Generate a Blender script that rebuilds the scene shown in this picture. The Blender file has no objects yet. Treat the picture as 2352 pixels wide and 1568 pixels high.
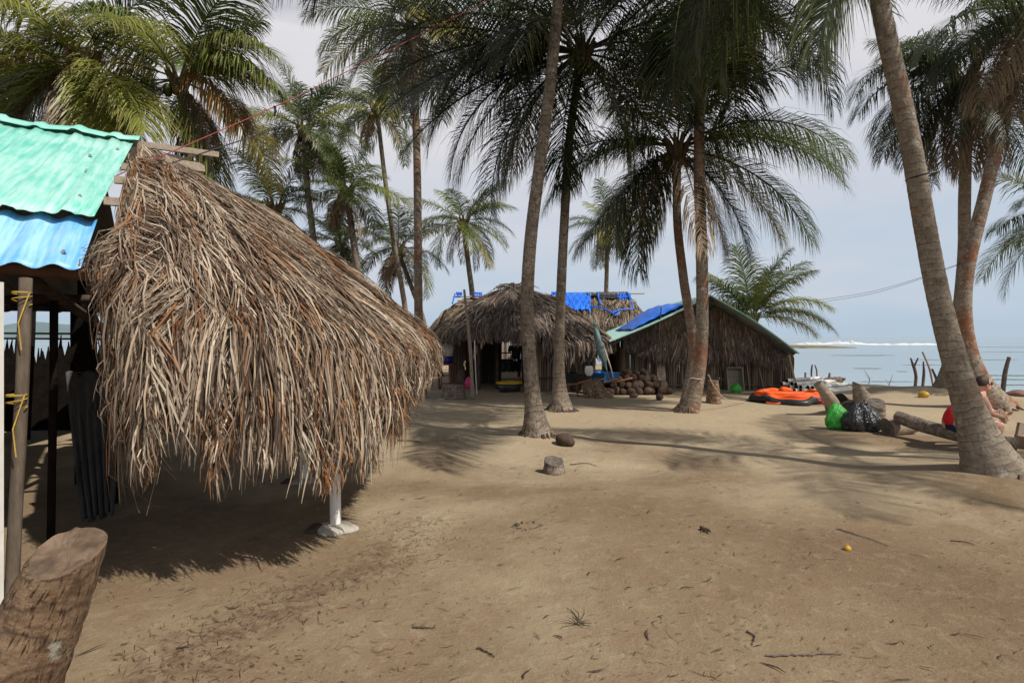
import bpy, bmesh, math, random
import numpy as np
from mathutils import Vector, Matrix
R = math.radians
rng = np.random.default_rng(7); random.seed(7)
sc = bpy.context.scene
COL = sc.collection

# ------------------------------------------------------------------ camera, sky, sun, exposure
FPX, CX, HY, EYE = 1307.0, 1176.0, 773.0, 1.65
cam = bpy.data.cameras.new('camera'); cam.lens = 20.0; cam.sensor_width = 36; cam.shift_y = -11/2352
cam.clip_start = .05; cam.clip_end = 20000
camo = bpy.data.objects.new('camera', cam); COL.objects.link(camo)
camo.location = (0, 0, EYE); camo.rotation_euler = (R(90), 0, 0); sc.camera = camo
SUN_EL, SUN_AZ = 50.0, 127.0                      # azimuth clockwise from +Y
w = bpy.data.worlds.new('World'); sc.world = w; w.use_nodes = True
nt = w.node_tree; nt.nodes.clear()
sky = nt.nodes.new('ShaderNodeTexSky'); sky.sky_type = 'NISHITA'; sky.sun_disc = False
sky.sun_elevation = R(SUN_EL); sky.sun_rotation = R(SUN_AZ); sky.dust_density = 2.5
tc = nt.nodes.new('ShaderNodeTexCoord'); sep = nt.nodes.new('ShaderNodeSeparateXYZ')
nt.links.new(tc.outputs['Generated'], sep.inputs[0])
mp = nt.nodes.new('ShaderNodeMapping'); mp.inputs['Scale'].default_value = (1.2, 1.2, 5.0)
nt.links.new(tc.outputs['Generated'], mp.inputs[0])
nz = nt.nodes.new('ShaderNodeTexNoise'); nz.inputs['Scale'].default_value = 1.7; nz.inputs['Detail'].default_value = 6
nz.inputs['Roughness'].default_value = .55
nt.links.new(mp.outputs[0], nz.inputs['Vector'])
ma = nt.nodes.new('ShaderNodeMath'); ma.operation = 'MULTIPLY_ADD'; ma.inputs[1].default_value = .62; ma.inputs[2].default_value = -.28
nt.links.new(nz.outputs['Fac'], ma.inputs[0])
ad = nt.nodes.new('ShaderNodeMath'); ad.operation = 'ADD'
nt.links.new(sep.outputs['Z'], ad.inputs[0]); nt.links.new(ma.outputs[0], ad.inputs[1])
cr = nt.nodes.new('ShaderNodeValToRGB'); nt.links.new(ad.outputs[0], cr.inputs[0])
els = cr.color_ramp.elements
def vcol(r, g, b): return (r, g, b, 1)
els[0].position = 0; els[0].color = vcol(.48, .60, .72)
els[1].position = 1; els[1].color = vcol(.11, .15, .24)
for p, c in ((.10, (.54, .63, .74)), (.22, (.63, .67, .75)), (.36, (.74, .73, .765)), (.54, (.79, .775, .80)), (.76, (.22, .26, .34))):
    e = els.new(p); e.color = vcol(*c)
vm = nt.nodes.new('ShaderNodeVectorMath'); vm.operation = 'SCALE'; vm.inputs['Scale'].default_value = 10.0
nt.links.new(cr.outputs[0], vm.inputs[0])
mx = nt.nodes.new('ShaderNodeMix'); mx.data_type = 'RGBA'; mx.inputs[0].default_value = .95
nt.links.new(sky.outputs[0], mx.inputs[6]); nt.links.new(vm.outputs[0], mx.inputs[7])
bg = nt.nodes.new('ShaderNodeBackground'); bg.inputs[1].default_value = .1
nt.links.new(mx.outputs[2], bg.inputs[0])
wo = nt.nodes.new('ShaderNodeOutputWorld'); nt.links.new(bg.outputs[0], wo.inputs[0])
sun = bpy.data.lights.new('sun', 'SUN'); sun.energy = 5.0; sun.angle = R(.6); sun.color = (1, .95, .86)
suno = bpy.data.objects.new('sun', sun); COL.objects.link(suno)
sdir = Vector((math.sin(R(SUN_AZ))*math.cos(R(SUN_EL)), math.cos(R(SUN_AZ))*math.cos(R(SUN_EL)), math.sin(R(SUN_EL))))
suno.rotation_euler = sdir.to_track_quat('Z', 'Y').to_euler(); suno.location = (8, -6, 14)
sc.view_settings.view_transform = 'Standard'; sc.view_settings.look = 'None'
sc.view_settings.exposure = 0.0; sc.view_settings.gamma = 1
sc.render.engine = 'CYCLES'; sc.cycles.max_bounces = 5; sc.cycles.transparent_max_bounces = 8

# ------------------------------------------------------------------ helpers
def at(X, Y, d):                                  # a point d metres in front, seen at photo position X, Y
    return np.array([(X-CX)/FPX*d, d, EYE-(Y-HY)/FPX*d])
def gd(Y): return EYE*FPX/(Y-HY)                  # distance of the ground seen at Y
def on(X, Y):                                     # the ground point seen at X, Y
    d = gd(Y); return np.array([(X-CX)/FPX*d, d, 0.0])
def nrm(a): return a/np.maximum(np.linalg.norm(a, axis=-1, keepdims=True), 1e-9)

class G:                                          # collects geometry for ONE mesh
    def __init__(s): s.V = []; s.F4 = []; s.F3 = []; s.C = []; s.T = []; s.n = 0; s.M4 = []; s.M3 = []
    def add(s, V, F4=None, F3=None, C=None, T=None, m=0):
        V = np.asarray(V, float).reshape(-1, 3); k = len(V)
        s.V.append(V)
        if F4 is not None and len(F4): s.F4.append(np.asarray(F4, int)+s.n); s.M4.append(np.full(len(F4), m))
        if F3 is not None and len(F3): s.F3.append(np.asarray(F3, int)+s.n); s.M3.append(np.full(len(F3), m))
        if C is None: C = np.ones((k, 3))*.5
        C = np.asarray(C, float)
        if C.ndim == 1: C = np.tile(C, (k, 1))
        s.C.append(C); s.T.append(np.zeros((k, 3)) if T is None else T); s.n += k
        return s
    def build(s, name, mat, parent=None, smooth=False, loc=None):
        V = np.concatenate(s.V); C = np.concatenate(s.C); T = np.concatenate(s.T)
        o0 = np.array(parent['_w']) if parent is not None else (np.array(loc, float) if loc is not None else np.zeros(3))
        me = bpy.data.meshes.new(name)
        f4 = np.concatenate(s.F4) if s.F4 else np.zeros((0, 4), int); f3 = np.concatenate(s.F3) if s.F3 else np.zeros((0, 3), int)
        me.vertices.add(len(V)); me.vertices.foreach_set('co', (V-o0).astype(np.float32).ravel())
        nl = f4.size+f3.size; me.loops.add(nl)
        me.loops.foreach_set('vertex_index', np.concatenate([f4.ravel(), f3.ravel()]).astype(np.int32))
        me.polygons.add(len(f4)+len(f3))
        st = np.concatenate([np.arange(len(f4))*4, f4.size+np.arange(len(f3))*3]).astype(np.int32)
        me.polygons.foreach_set('loop_start', st)
        mi = np.concatenate(s.M4+s.M3) if (s.M4 or s.M3) else np.zeros(0)
        me.polygons.foreach_set('material_index', mi.astype(np.int32))
        me.polygons.foreach_set('use_smooth', np.full(len(st), smooth))
        a = me.attributes.new('Col', 'FLOAT_COLOR', 'POINT')
        a.data.foreach_set('color', np.concatenate([C, np.ones((len(C), 1))], 1).astype(np.float32).ravel())
        a = me.attributes.new('tuv', 'FLOAT_VECTOR', 'POINT'); a.data.foreach_set('vector', T.astype(np.float32).ravel())
        me.update(calc_edges=True); me.validate()
        for m in (mat if isinstance(mat, (list, tuple)) else [mat]): me.materials.append(m)
        o = bpy.data.objects.new(name, me); COL.objects.link(o)
        if parent is not None: o.parent = parent
        else: o.location = o0
        o['_w'] = list(map(float, o0))
        return o
    # ---- shapes
    def box(s, c, size, rot=None, C=None, m=0, taper=1.0):
        x, y, z = np.array(size)/2
        v = np.array([[-x,-y,-z],[x,-y,-z],[x,y,-z],[-x,y,-z],[-x*taper,-y*taper,z],[x*taper,-y*taper,z],[x*taper,y*taper,z],[-x*taper,y*taper,z]])
        if rot is not None: v = v @ np.array(rot).T
        return s.add(v+np.array(c), [[0,3,2,1],[4,5,6,7],[0,1,5,4],[1,2,6,5],[2,3,7,6],[3,0,4,7]], C=C, m=m)
    def beam(s, a, b, wd, ht, C=None, m=0):       # squared bar from a to b
        a, b = np.array(a, float), np.array(b, float); d = b-a; L = np.linalg.norm(d); d /= L
        u = np.array([0, 0, 1.0]) if abs(d[2]) < .95 else np.array([1.0, 0, 0])
        x = nrm(np.cross(u, d)); z = np.cross(d, x)
        return s.box((a+b)/2, (wd, L, ht), np.stack([x, d, z], 1), C, m)
    def tube(s, P, r, n=10, C=None, cap=True, T0=0.0, m=0, rf=None):
        P = np.asarray(P, float); k = len(P); r = np.broadcast_to(np.asarray(r, float), (k,))
        tg = nrm(np.gradient(P, axis=0)); ref = np.array([1.0, 0, 0]) if abs(tg[0, 0]) < .9 else np.array([0, 1.0, 0])
        xs = np.zeros((k, 3)); x = nrm(ref-tg[0]*np.dot(ref, tg[0]))
        for i in range(k):
            x = nrm(x-tg[i]*np.dot(x, tg[i])); xs[i] = x
        ys = np.cross(tg, xs); th = np.linspace(0, 2*np.pi, n+1)
        rr = r[:, None]*np.ones((1, n+1))
        al = np.concatenate([[0], np.cumsum(np.linalg.norm(np.diff(P, axis=0), axis=1))])+T0
        if rf is not None: rr = rr*rf(al[:, None], th[None, :])
        V = P[:, None]+rr[..., None]*(np.cos(th)[None, :, None]*xs[:, None]+np.sin(th)[None, :, None]*ys[:, None])
        T = np.zeros((k, n+1, 3)); T[..., 0] = th/(2*np.pi); T[..., 1] = al[:, None]; T[..., 2] = r.mean()
        i = np.arange(k-1)[:, None]*(n+1); j = np.arange(n)[None]
        F = np.stack([i+j, i+j+1, i+n+1+j+1, i+n+1+j], -1).reshape(-1, 4)
        c = C
        if C is not None and np.ndim(C) == 2: c = np.repeat(np.asarray(C), n+1, 0)
        V = V.reshape(-1, 3); T = T.reshape(-1, 3); F3 = []
        if cap:
            b = len(V); V = np.vstack([V, P[0], P[-1]]); T = np.vstack([T, T[0], T[-1]])
            if c is not None and np.ndim(c) == 2: c = np.vstack([c, c[0], c[-1]])
            F3 = [[b, q+1, q] for q in range(n)]+[[b+1, (k-1)*(n+1)+q, (k-1)*(n+1)+q+1] for q in range(n)]
        return s.add(V, F, F3, c, T, m)
    def lathe(s, c, prof, n=20, C=None, m=0, sx=1, sy=1):
        prof = np.array(prof, float); th = np.linspace(0, 2*np.pi, n, endpoint=False)
        V = np.stack([prof[:, 0, None]*np.cos(th)*sx, prof[:, 0, None]*np.sin(th)*sy, prof[:, 1, None]+0*th], -1)
        i = np.arange(len(prof)-1)[:, None]*n; j = np.arange(n)[None]; j2 = (j+1) % n
        F = np.stack([i+j, i+j2, i+n+j2, i+n+j], -1).reshape(-1, 4)
        return s.add(V.reshape(-1, 3)+np.array(c), F, C=C, m=m)
    def blob(s, c, rad, sub=3, noise=0.0, seed=0, C=None, m=0, rot=None, fn=None):
        bm = bmesh.new(); bmesh.ops.create_icosphere(bm, subdivisions=sub, radius=1)
        V = np.array([v.co for v in bm.verts]); F = np.array([[q.index for q in f.verts] for f in bm.faces]); bm.free()
        if noise:
            g = np.random.default_rng(seed); k = g.normal(size=(6, 3))*2.2; ph = g.uniform(0, 6, 6)
            V = V*(1+noise*np.sin(V@k.T+ph).mean(1)*2)[:, None]
        if fn is not None: V = fn(V)
        V = V*np.array(rad)
        if rot is not None: V = V@np.array(rot).T
        return s.add(V+np.array(c), F3=F, C=C, m=m)
    def strips(s, P, W, S, C, m=0):               # P (n,k,3) centre lines, W (n,k) half widths, S (n,k,3) sides, C (n,k,3)
        n, k = P.shape[:2]
        V = np.stack([P-S*W[..., None], P+S*W[..., None]], 2).reshape(-1, 3)
        c = np.repeat(C.reshape(-1, 3), 2, 0)
        i = (np.arange(n)*k*2)[:, None]+(np.arange(k-1)*2)[None]
        F = np.stack([i, i+1, i+3, i+2], -1).reshape(-1, 4)
        return s.add(V, F, C=c, m=m)
    def grid(s, P, C=None, m=0):                  # P (a,b,3)
        a, b = P.shape[:2]; i = np.arange(a-1)[:, None]*b; j = np.arange(b-1)[None]
        return s.add(P.reshape(-1, 3), np.stack([i+j, i+j+1, i+b+j+1, i+b+j], -1).reshape(-1, 4), C=C, m=m)

def tag(o, label=None, cat=None, group=None, kind=None):
    if label: o['label'] = label
    if cat: o['category'] = cat
    if group: o['group'] = group
    if kind: o['kind'] = kind
    return o
def thing(name, loc, label, cat, group=None):
    o = bpy.data.objects.new(name, None); COL.objects.link(o); o.location = tuple(map(float, loc)); o['_w'] = list(map(float, loc))
    o.empty_display_size = .1
    return tag(o, label, cat, group)
def bez(P, n):                                    # smooth curve through points
    P = np.asarray(P, float); k = len(P)
    if k == 2: return P[0]+(P[1]-P[0])*np.linspace(0, 1, n)[:, None]
    Q = np.vstack([2*P[0]-P[1], P, 2*P[-1]-P[-2]]); t = np.linspace(0, k-1-1e-6, n); i = t.astype(int); f = (t-i)[:, None]
    a, b, c, d = Q[i], Q[i+1], Q[i+2], Q[i+3]
    return .5*(2*b+(c-a)*f+(2*a-5*b+4*c-d)*f**2+(3*b-3*c+d-a)*f**3)
def solid(o, t):
    m = o.modifiers.new('thickness', 'SOLIDIFY'); m.thickness = t; m.offset = 0; return o

# ------------------------------------------------------------------ materials
def newmat(name):
    m = bpy.data.materials.new(name); m.use_nodes = True; t = m.node_tree; b = t.nodes['Principled BSDF']; return m, t, b
def ramp(t, fac, stops):
    r = t.nodes.new('ShaderNodeValToRGB'); e = r.color_ramp.elements
    e[0].position = stops[0][0]; e[0].color = (*stops[0][1], 1); e[1].position = stops[-1][0]; e[1].color = (*stops[-1][1], 1)
    for p, c in stops[1:-1]: q = e.new(p); q.color = (*c, 1)
    t.links.new(fac, r.inputs[0]); return r.outputs[0]
def noise(t, vec, scale, detail=5, rough=.6, dist=0):
    n = t.nodes.new('ShaderNodeTexNoise'); n.inputs['Scale'].default_value = scale; n.inputs['Detail'].default_value = detail
    n.inputs['Roughness'].default_value = rough; n.inputs['Distortion'].default_value = dist; t.links.new(vec, n.inputs['Vector']); return n.outputs['Fac']
def coords(t, stretch=(1, 1, 1), kind='Object'):
    c = t.nodes.new('ShaderNodeTexCoord'); p = t.nodes.new('ShaderNodeMapping'); p.inputs['Scale'].default_value = stretch
    t.links.new(c.outputs[kind], p.inputs[0]); return p.outputs[0]
def attrv(t, name, stretch=(1, 1, 1)):
    a = t.nodes.new('ShaderNodeAttribute'); a.attribute_name = name
    p = t.nodes.new('ShaderNodeMapping'); p.inputs['Scale'].default_value = stretch; t.links.new(a.outputs['Vector'], p.inputs[0]); return p.outputs[0]
def mixc(t, fac, a, b, mode='MIX'):
    m = t.nodes.new('ShaderNodeMix'); m.data_type = 'RGBA'; m.blend_type = mode
    for s, v in ((m.inputs[0], fac), (m.inputs[6], a), (m.inputs[7], b)):
        if hasattr(v, 'links') or hasattr(v, 'node'): t.links.new(v, s)
        else: s.default_value = v if isinstance(v, float) else (*v, 1)
    return m.outputs[2]
def mth(t, op, a, b=None, c=None):
    m = t.nodes.new('ShaderNodeMath'); m.operation = op
    for s, v in zip(m.inputs, (a, b, c)):
        if v is None: continue
        if hasattr(v, 'node'): t.links.new(v, s)
        else: s.default_value = v
    return m.outputs[0]
def bump(t, b, h, st=.4, dist=.02):
    n = t.nodes.new('ShaderNodeBump'); n.inputs['Strength'].default_value = st; n.inputs['Distance'].default_value = dist
    t.links.new(h, n.inputs['Height']); t.links.new(n.outputs[0], b.inputs['Normal'])
def pm(name, c1, c2, scale=8, rough=.8, st=.3, stretch=(1, 1, 1), metal=0, spec=.3, dist=.01, lo=.3, hi=.7, c3=None):
    m, t, b = newmat(name); v = coords(t, stretch); f = noise(t, v, scale, 7)
    stops = [(lo, c1), (hi, c2)] if c3 is None else [(lo, c1), ((lo+hi)/2, c2), (hi, c3)]
    t.links.new(ramp(t, f, stops), b.inputs['Base Color']); b.inputs['Roughness'].default_value = rough
    b.inputs['Metallic'].default_value = metal; b.inputs['Specular IOR Level'].default_value = spec
    if st: bump(t, b, noise(t, v, scale*3, 6), st, dist)
    return m
def leafmat(name, trans=.25, rough=.45, spec=.4):
    m, t, b = newmat(name); a = t.nodes.new('ShaderNodeAttribute'); a.attribute_name = 'Col'
    t.links.new(a.outputs['Color'], b.inputs['Base Color']); b.inputs['Roughness'].default_value = rough
    b.inputs['Specular IOR Level'].default_value = spec
    if trans:
        tr = t.nodes.new('ShaderNodeBsdfTranslucent'); t.links.new(a.outputs['Color'], tr.inputs[0])
        ms = t.nodes.new('ShaderNodeMixShader'); ms.inputs[0].default_value = trans
        t.links.new(b.outputs[0], ms.inputs[1]); t.links.new(tr.outputs[0], ms.inputs[2])
        t.links.new(ms.outputs[0], t.nodes['Material Output'].inputs[0])
    return m
M_leaf = leafmat('palm_leaf', .40, .40, .45)
M_straw = leafmat('dry_straw', .08, .75, .2)
def barkmat(name, ca, cb, cd, red=0.0, lich=0.0, ring=.1, crack=1.0):
    m, t, b = newmat(name)
    u = attrv(t, 'tuv', (9, 12, 0)); n1 = noise(t, u, 1.0, 6, .65)
    o = coords(t); n2 = noise(t, o, 5.5, 6, .65)
    base = ramp(t, n2, [(.32, ca), (.66, cb)])
    fine = noise(t, attrv(t, 'tuv', (30, 5, 0)), 1.5, 6, .72)
    base = mixc(t, mth(t, 'MULTIPLY', ramp(t, fine, [(.40, (1, 1, 1)), (.47, (0, 0, 0))]), crack), base, cd)
    base = mixc(t, mth(t, 'MULTIPLY', ramp(t, noise(t, o, 16, 6, .7), [(.34, (1, 1, 1)), (.46, (0, 0, 0))]), .55), base, cd)
    s = t.nodes.new('ShaderNodeSeparateXYZ'); t.links.new(attrv(t, 'tuv'), s.inputs[0])
    wob = noise(t, attrv(t, 'tuv', (3, 4, 0)), 1.0, 4)
    ph = mth(t, 'FRACT', mth(t, 'MULTIPLY_ADD', s.outputs[1], 1/ring, mth(t, 'MULTIPLY', wob, 2.4)))
    line = ramp(t, ph, [(.0, (1, 1, 1)), (.14, (.0, .0, .0)), (.86, (0, 0, 0)), (1.0, (.8, .8, .8))])
    brk = ramp(t, noise(t, attrv(t, 'tuv', (4, 7, 0)), 1.0, 3), [(.40, (.15, .15, .15)), (.58, (1, 1, 1))])
    base = mixc(t, mth(t, 'MULTIPLY', mth(t, 'MULTIPLY', line, brk), .7), base, cd)
    lite = ramp(t, ph, [(.12, (0, 0, 0)), (.2, (1, 1, 1)), (.42, (0, 0, 0))])
    base = mixc(t, mth(t, 'MULTIPLY', mth(t, 'MULTIPLY', lite, brk), .35), base, tuple(1.35*x for x in cb))
    if red:
        rn = noise(t, o, 2.1, 5, .6)
        base = mixc(t, mth(t, 'MULTIPLY', ramp(t, rn, [(.62-.22*red, (0, 0, 0)), (.78-.2*red, (1, 1, 1))]), .8), base, (.24, .085, .035))
    if lich:
        ln = noise(t, o, 7.0, 7, .7)
        base = mixc(t, mth(t, 'MULTIPLY', ramp(t, ln, [(.64-.14*lich, (0, 0, 0)), (.70-.14*lich, (1, 1, 1))]), .8), base, (.36, .36, .29))
    t.links.new(base, b.inputs['Base Color']); b.inputs['Roughness'].default_value = .9; b.inputs['Specular IOR Level'].default_value = .15
    h = mth(t, 'ADD', mth(t, 'MULTIPLY', n1, .6), mth(t, 'ADD', mth(t, 'MULTIPLY', ph, .9), mth(t, 'MULTIPLY', fine, .8*crack)))
    bump(t, b, h, .9, .020); return m
M_bark = barkmat('palm_bark', (.15, .115, .085), (.29, .24, .19), (.055, .038, .028), 0, .3)
M_bark_red = barkmat('palm_bark_mossy', (.20, .15, .11), (.36, .31, .25), (.075, .05, .036), .75, .5)
M_bark_big = barkmat('palm_bark_pale', (.17, .135, .10), (.30, .255, .20), (.07, .05, .037), .1, .35, .085, .45)
M_bark_stub = barkmat('palm_bark_cut', (.14, .085, .05), (.26, .175, .11), (.045, .026, .017), .1, .45, .12)
M_wood = pm('timber', (.20, .15, .11), (.36, .29, .22), 5, .8, .4, (1, 6, 6))
M_timber_pale = pm('sawn_timber', (.24, .185, .135), (.38, .31, .24), 4, .75, .3, (8, 8, 8))
M_darkwood = pm('weathered_dark_wood', (.035, .025, .02), (.10, .07, .05), 6, .9, .4)
M_stick = pm('driftwood_stick', (.09, .06, .055), (.20, .15, .13), 9, .85, .4)
M_stick_pale = pm('pale_pole', (.36, .27, .21), (.48, .38, .30), 9, .8, .2)
M_white = pm('white_paint', (.62, .60, .55), (.78, .76, .72), 6, .6, .15)
M_concrete = pm('concrete', (.28, .25, .21), (.42, .38, .33), 9, .9, .5)
M_shadewood = pm('shade_dark_wood', (.007, .0055, .0045), (.020, .015, .012), 6, 1.0, .4, spec=.05)  # near-black wood; the hut's inner shade is painted into the colour
M_bamboo = leafmat('bamboo_slats', 0, .6, .3)
M_under = pm('thatch_underlay', (.035, .025, .018), (.07, .05, .035), 12, .95, .4)
def tinmat(name, c, cw, st, at_='tuv'):
    m, t, b = newmat(name); v = attrv(t, 'tuv', (9, .7, 1)) if at_ else coords(t, st); n1 = noise(t, v, 3.2, 6, .62); v2 = coords(t); n2 = noise(t, v2, 1.3, 4)
    f = mth(t, 'MULTIPLY_ADD', n2, .6, mth(t, 'MULTIPLY', n1, .7))
    t.links.new(ramp(t, f, [(.52, c), (.66, tuple(.5*a+.5*q for a, q in zip(c, cw))), (.78, cw)]), b.inputs['Base Color'])
    b.inputs['Roughness'].default_value = .42; b.inputs['Specular IOR Level'].default_value = .5
    bump(t, b, n1, .05, .003); return m
M_rope_y = pm('yellow_rope', (.35, .22, .03), (.5, .34, .06), 30, .8, .3)
M_blacktarp = pm('black_plastic', (.012, .012, .014), (.035, .035, .04), 2.4, .27, .6, spec=.6, dist=.06)
M_bluetarp = pm('blue_tarpaulin', (.01, .10, .55), (.03, .20, .80), 4, .45, .5, dist=.04)
M_greybag = pm('grey_plastic_sheet', (.035, .036, .038), (.10, .10, .105), 7, .5, .6, (2, 2, .4), dist=.05)
M_greenbag = pm('green_plastic', (.02, .27, .02), (.06, .46, .05), 3, .38, .5, spec=.5, dist=.05)
M_orange = pm('orange_rubber', (.55, .06, .008), (.80, .13, .018), 3, .62, .25, dist=.02)
M_rubber = pm('black_rubber', (.015, .015, .016), (.04, .04, .042), 6, .4, .3)
M_husk = pm('coconut_husk', (.026, .016, .012), (.085, .052, .037), 6, .85, .6, (1, 1, 3))
M_pvc = pm('white_pipe', (.60, .57, .51), (.76, .73, .67), 3, .45, .05)
M_hole = pm('dark_hollow', (.02, .017, .014), (.04, .035, .03), 8, 1, 0)  # shade of pipe bores and the hollow log end, put into the colour
M_skin = pm('skin', (.50, .26, .18), (.58, .33, .24), 6, .5, .08)
M_skin_dark = pm('brown_skin', (.10, .05, .03), (.14, .075, .05), 6, .5, .08)
M_hair = pm('brown_hair', (.02, .012, .008), (.06, .035, .022), 30, .55, .5)
M_red = pm('red_cotton', (.48, .012, .018), (.58, .025, .03), 20, .85, .2)
M_navy = pm('navy_cotton', (.008, .012, .035), (.018, .025, .06), 20, .85, .2)

# ------------------------------------------------------------------ the setting: ground, sea, hills
LAND = np.array([(-90, -40), (60, -40), (40, -6), (21, 8), (15.8, 13.2), (14.5, 16), (13.1, 19.2), (11.6, 22.9), (9.8, 30), (0, 38), (-45, 42), (-90, 40)], float)
def landdist(x, y):                               # signed distance, positive inland
    p = np.stack([x, y], -1); best = np.full(x.shape, 1e9); ins = np.zeros(x.shape, bool)
    for a, b in zip(LAND, np.roll(LAND, -1, 0)):
        d = b-a; t = np.clip(((p-a)@d)/(d@d), 0, 1); best = np.minimum(best, np.linalg.norm(p-a-t[..., None]*d, axis=-1))
        c = ((a[1] > y) != (b[1] > y)) & (x < (b[0]-a[0])*(y-a[1])/(b[1]-a[1]+1e-12)+a[0]); ins ^= c
    return np.where(ins, best, -best)
def gz(x, y):
    x = np.asarray(x, float); y = np.asarray(y, float); d = landdist(x, y)
    t = np.clip((1.0-d)/3.2, 0, 1); s = t*t*(3-2*t)
    n = .018*np.sin(x*1.3+.6*y)*np.sin(y*1.1-.4*x)+.012*np.sin(2.7*x+1.1)*np.sin(3.1*y)
    crest = .10*np.exp(-((d-2.2)/1.5)**2)*(y > 8)
    return (n+crest)*(1-s)-1.4*s-.02*np.clip(-d, 0, 40)
def spaced(a, b, n, p, c=0.0):
    t = np.linspace(-1, 1, n); q = np.sign(t)*np.abs(t)**p
    return np.where(q < 0, c+(c-a)*q, c+(b-c)*q)
gx = spaced(-90, 60, 230, 2.3, 2.0); gy = spaced(-40, 70, 230, 2.0, 9.0)
XX, YY = np.meshgrid(gx, gy)
ZZ = gz(XX, YY)
for (px, py, hh, rr) in ((*on(1232, 1012)[:2], .10, .55), (*on(2290, 1105)[:2], .14, .9), (*on(1288, 946)[:2], .05, .6), (*on(1580, 950)[:2], .05, .6), (*on(2160, 903)[:2], .12, .8)):
    ZZ = ZZ+hh*np.exp(-((XX-px)**2+(YY-py)**2)/rr**2)
m, t, b = newmat('sand'); v = coords(t)
n1 = noise(t, v, .38, 6, .55, .4); n2 = noise(t, v, 2.4, 8, .68, .3); n3 = noise(t, v, 55, 4, .7); n4 = noise(t, v, 150, 3, .7); n5 = noise(t, v, 9, 6, .7, .5)
base = ramp(t, n1, [(.34, (.155, .105, .062)), (.5, (.218, .160, .097)), (.66, (.30, .234, .148))])
base = mixc(t, mth(t, 'MULTIPLY', ramp(t, n2, [(.36, (1, 1, 1)), (.54, (0, 0, 0))]), .5), base, (.185, .115, .075))
base = mixc(t, mth(t, 'MULTIPLY', ramp(t, n5, [(.52, (0, 0, 0)), (.72, (1, 1, 1))]), .35), base, (.37, .30, .21))
base = mixc(t, mth(t, 'MULTIPLY', ramp(t, n3, [(.30, (1, 1, 1)), (.42, (0, 0, 0))]), .6), base, (.10, .065, .042))
base = mixc(t, mth(t, 'MULTIPLY', ramp(t, n4, [(.60, (0, 0, 0)), (.72, (1, 1, 1))]), .6), base, (.55, .46, .34))
# damp reddish strip of rotted husk dust on the near ground, left
sx = t.nodes.new('ShaderNodeSeparateXYZ'); t.links.new(v, sx.inputs[0])
ln = mth(t, 'ABSOLUTE', mth(t, 'ADD', mth(t, 'ADD', mth(t, 'SUBTRACT', sx.outputs[0], mth(t, 'MULTIPLY', sx.outputs[1], .42)), 2.85), mth(t, 'MULTIPLY', mth(t, 'SUBTRACT', n1, .5), 2.2)))
msk = mth(t, 'MULTIPLY', ramp(t, mth(t, 'ADD', ln, mth(t, 'MULTIPLY', n2, .5)), [(.22, (1, 1, 1)), (.55, (0, 0, 0))]), ramp(t, mth(t, 'DIVIDE', sx.outputs[1], 10.0), [(.42, (1, 1, 1)), (.58, (0, 0, 0))]))
brk = ramp(t, n5, [(.40, (1, 1, 1)), (.58, (.12, .12, .12))])
base = mixc(t, mth(t, 'MULTIPLY', mth(t, 'MULTIPLY', msk, brk), .75), base, (.105, .055, .04))
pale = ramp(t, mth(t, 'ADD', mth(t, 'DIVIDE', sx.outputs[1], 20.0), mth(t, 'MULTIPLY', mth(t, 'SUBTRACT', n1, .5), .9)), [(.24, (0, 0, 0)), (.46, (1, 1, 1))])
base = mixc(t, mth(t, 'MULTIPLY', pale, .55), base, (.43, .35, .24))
vo = t.nodes.new('ShaderNodeTexVoronoi'); vo.inputs['Scale'].default_value = 2.1; wv = t.nodes.new('ShaderNodeVectorMath'); wv.operation = 'MULTIPLY_ADD'; wv.inputs[1].default_value = (.25, .25, 0)
t.links.new(noise(t, v, 3.0, 3), wv.inputs[0]); t.links.new(v, wv.inputs[2]); t.links.new(wv.outputs[0], vo.inputs['Vector'])
pit = ramp(t, vo.outputs['Distance'], [(.10, (0, 0, 0)), (.24, (1, 1, 1)), (.34, (.8, .8, .8))])
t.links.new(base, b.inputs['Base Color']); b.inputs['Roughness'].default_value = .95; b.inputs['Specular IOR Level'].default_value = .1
bump(t, b, mth(t, 'ADD', mth(t, 'ADD', mth(t, 'MULTIPLY', pit, .55), mth(t, 'MULTIPLY', n2, 1.3)), mth(t, 'ADD', mth(t, 'MULTIPLY', n3, .35), mth(t, 'MULTIPLY', n5, .8))), .6, .03)
M_sand = m
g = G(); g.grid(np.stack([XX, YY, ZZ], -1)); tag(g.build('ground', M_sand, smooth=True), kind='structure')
SEA = -.62
m, t, b = newmat('sea_water'); v = coords(t, (.06, .5, 1)); n1 = noise(t, v, 1.0, 5, .6, .5); v2 = coords(t, (1.2, 5, 1)); n2 = noise(t, v2, 1.0, 5, .6)
v3 = coords(t, (.004, .02, 1)); n3 = noise(t, v3, 1.0, 4, .55)
base = ramp(t, n3, [(.35, (.155, .225, .25)), (.52, (.20, .275, .29)), (.68, (.22, .34, .34))])
base = mixc(t, mth(t, 'MULTIPLY', ramp(t, n1, [(.60, (0, 0, 0)), (.70, (1, 1, 1))]), .55), base, (.12, .12, .085))
t.links.new(base, b.inputs['Base Color']); b.inputs['Roughness'].default_value = .14; b.inputs['Specular IOR Level'].default_value = .5
bump(t, b, n2, .10, .05)
g = G(); g.grid(np.stack(np.meshgrid(spaced(-9000, 9000, 40, 3), spaced(-200, 9000, 40, 3, 20), indexing='xy')+[np.full((40, 40), SEA)], -1))
tag(g.build('water', m), kind='structure')
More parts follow.
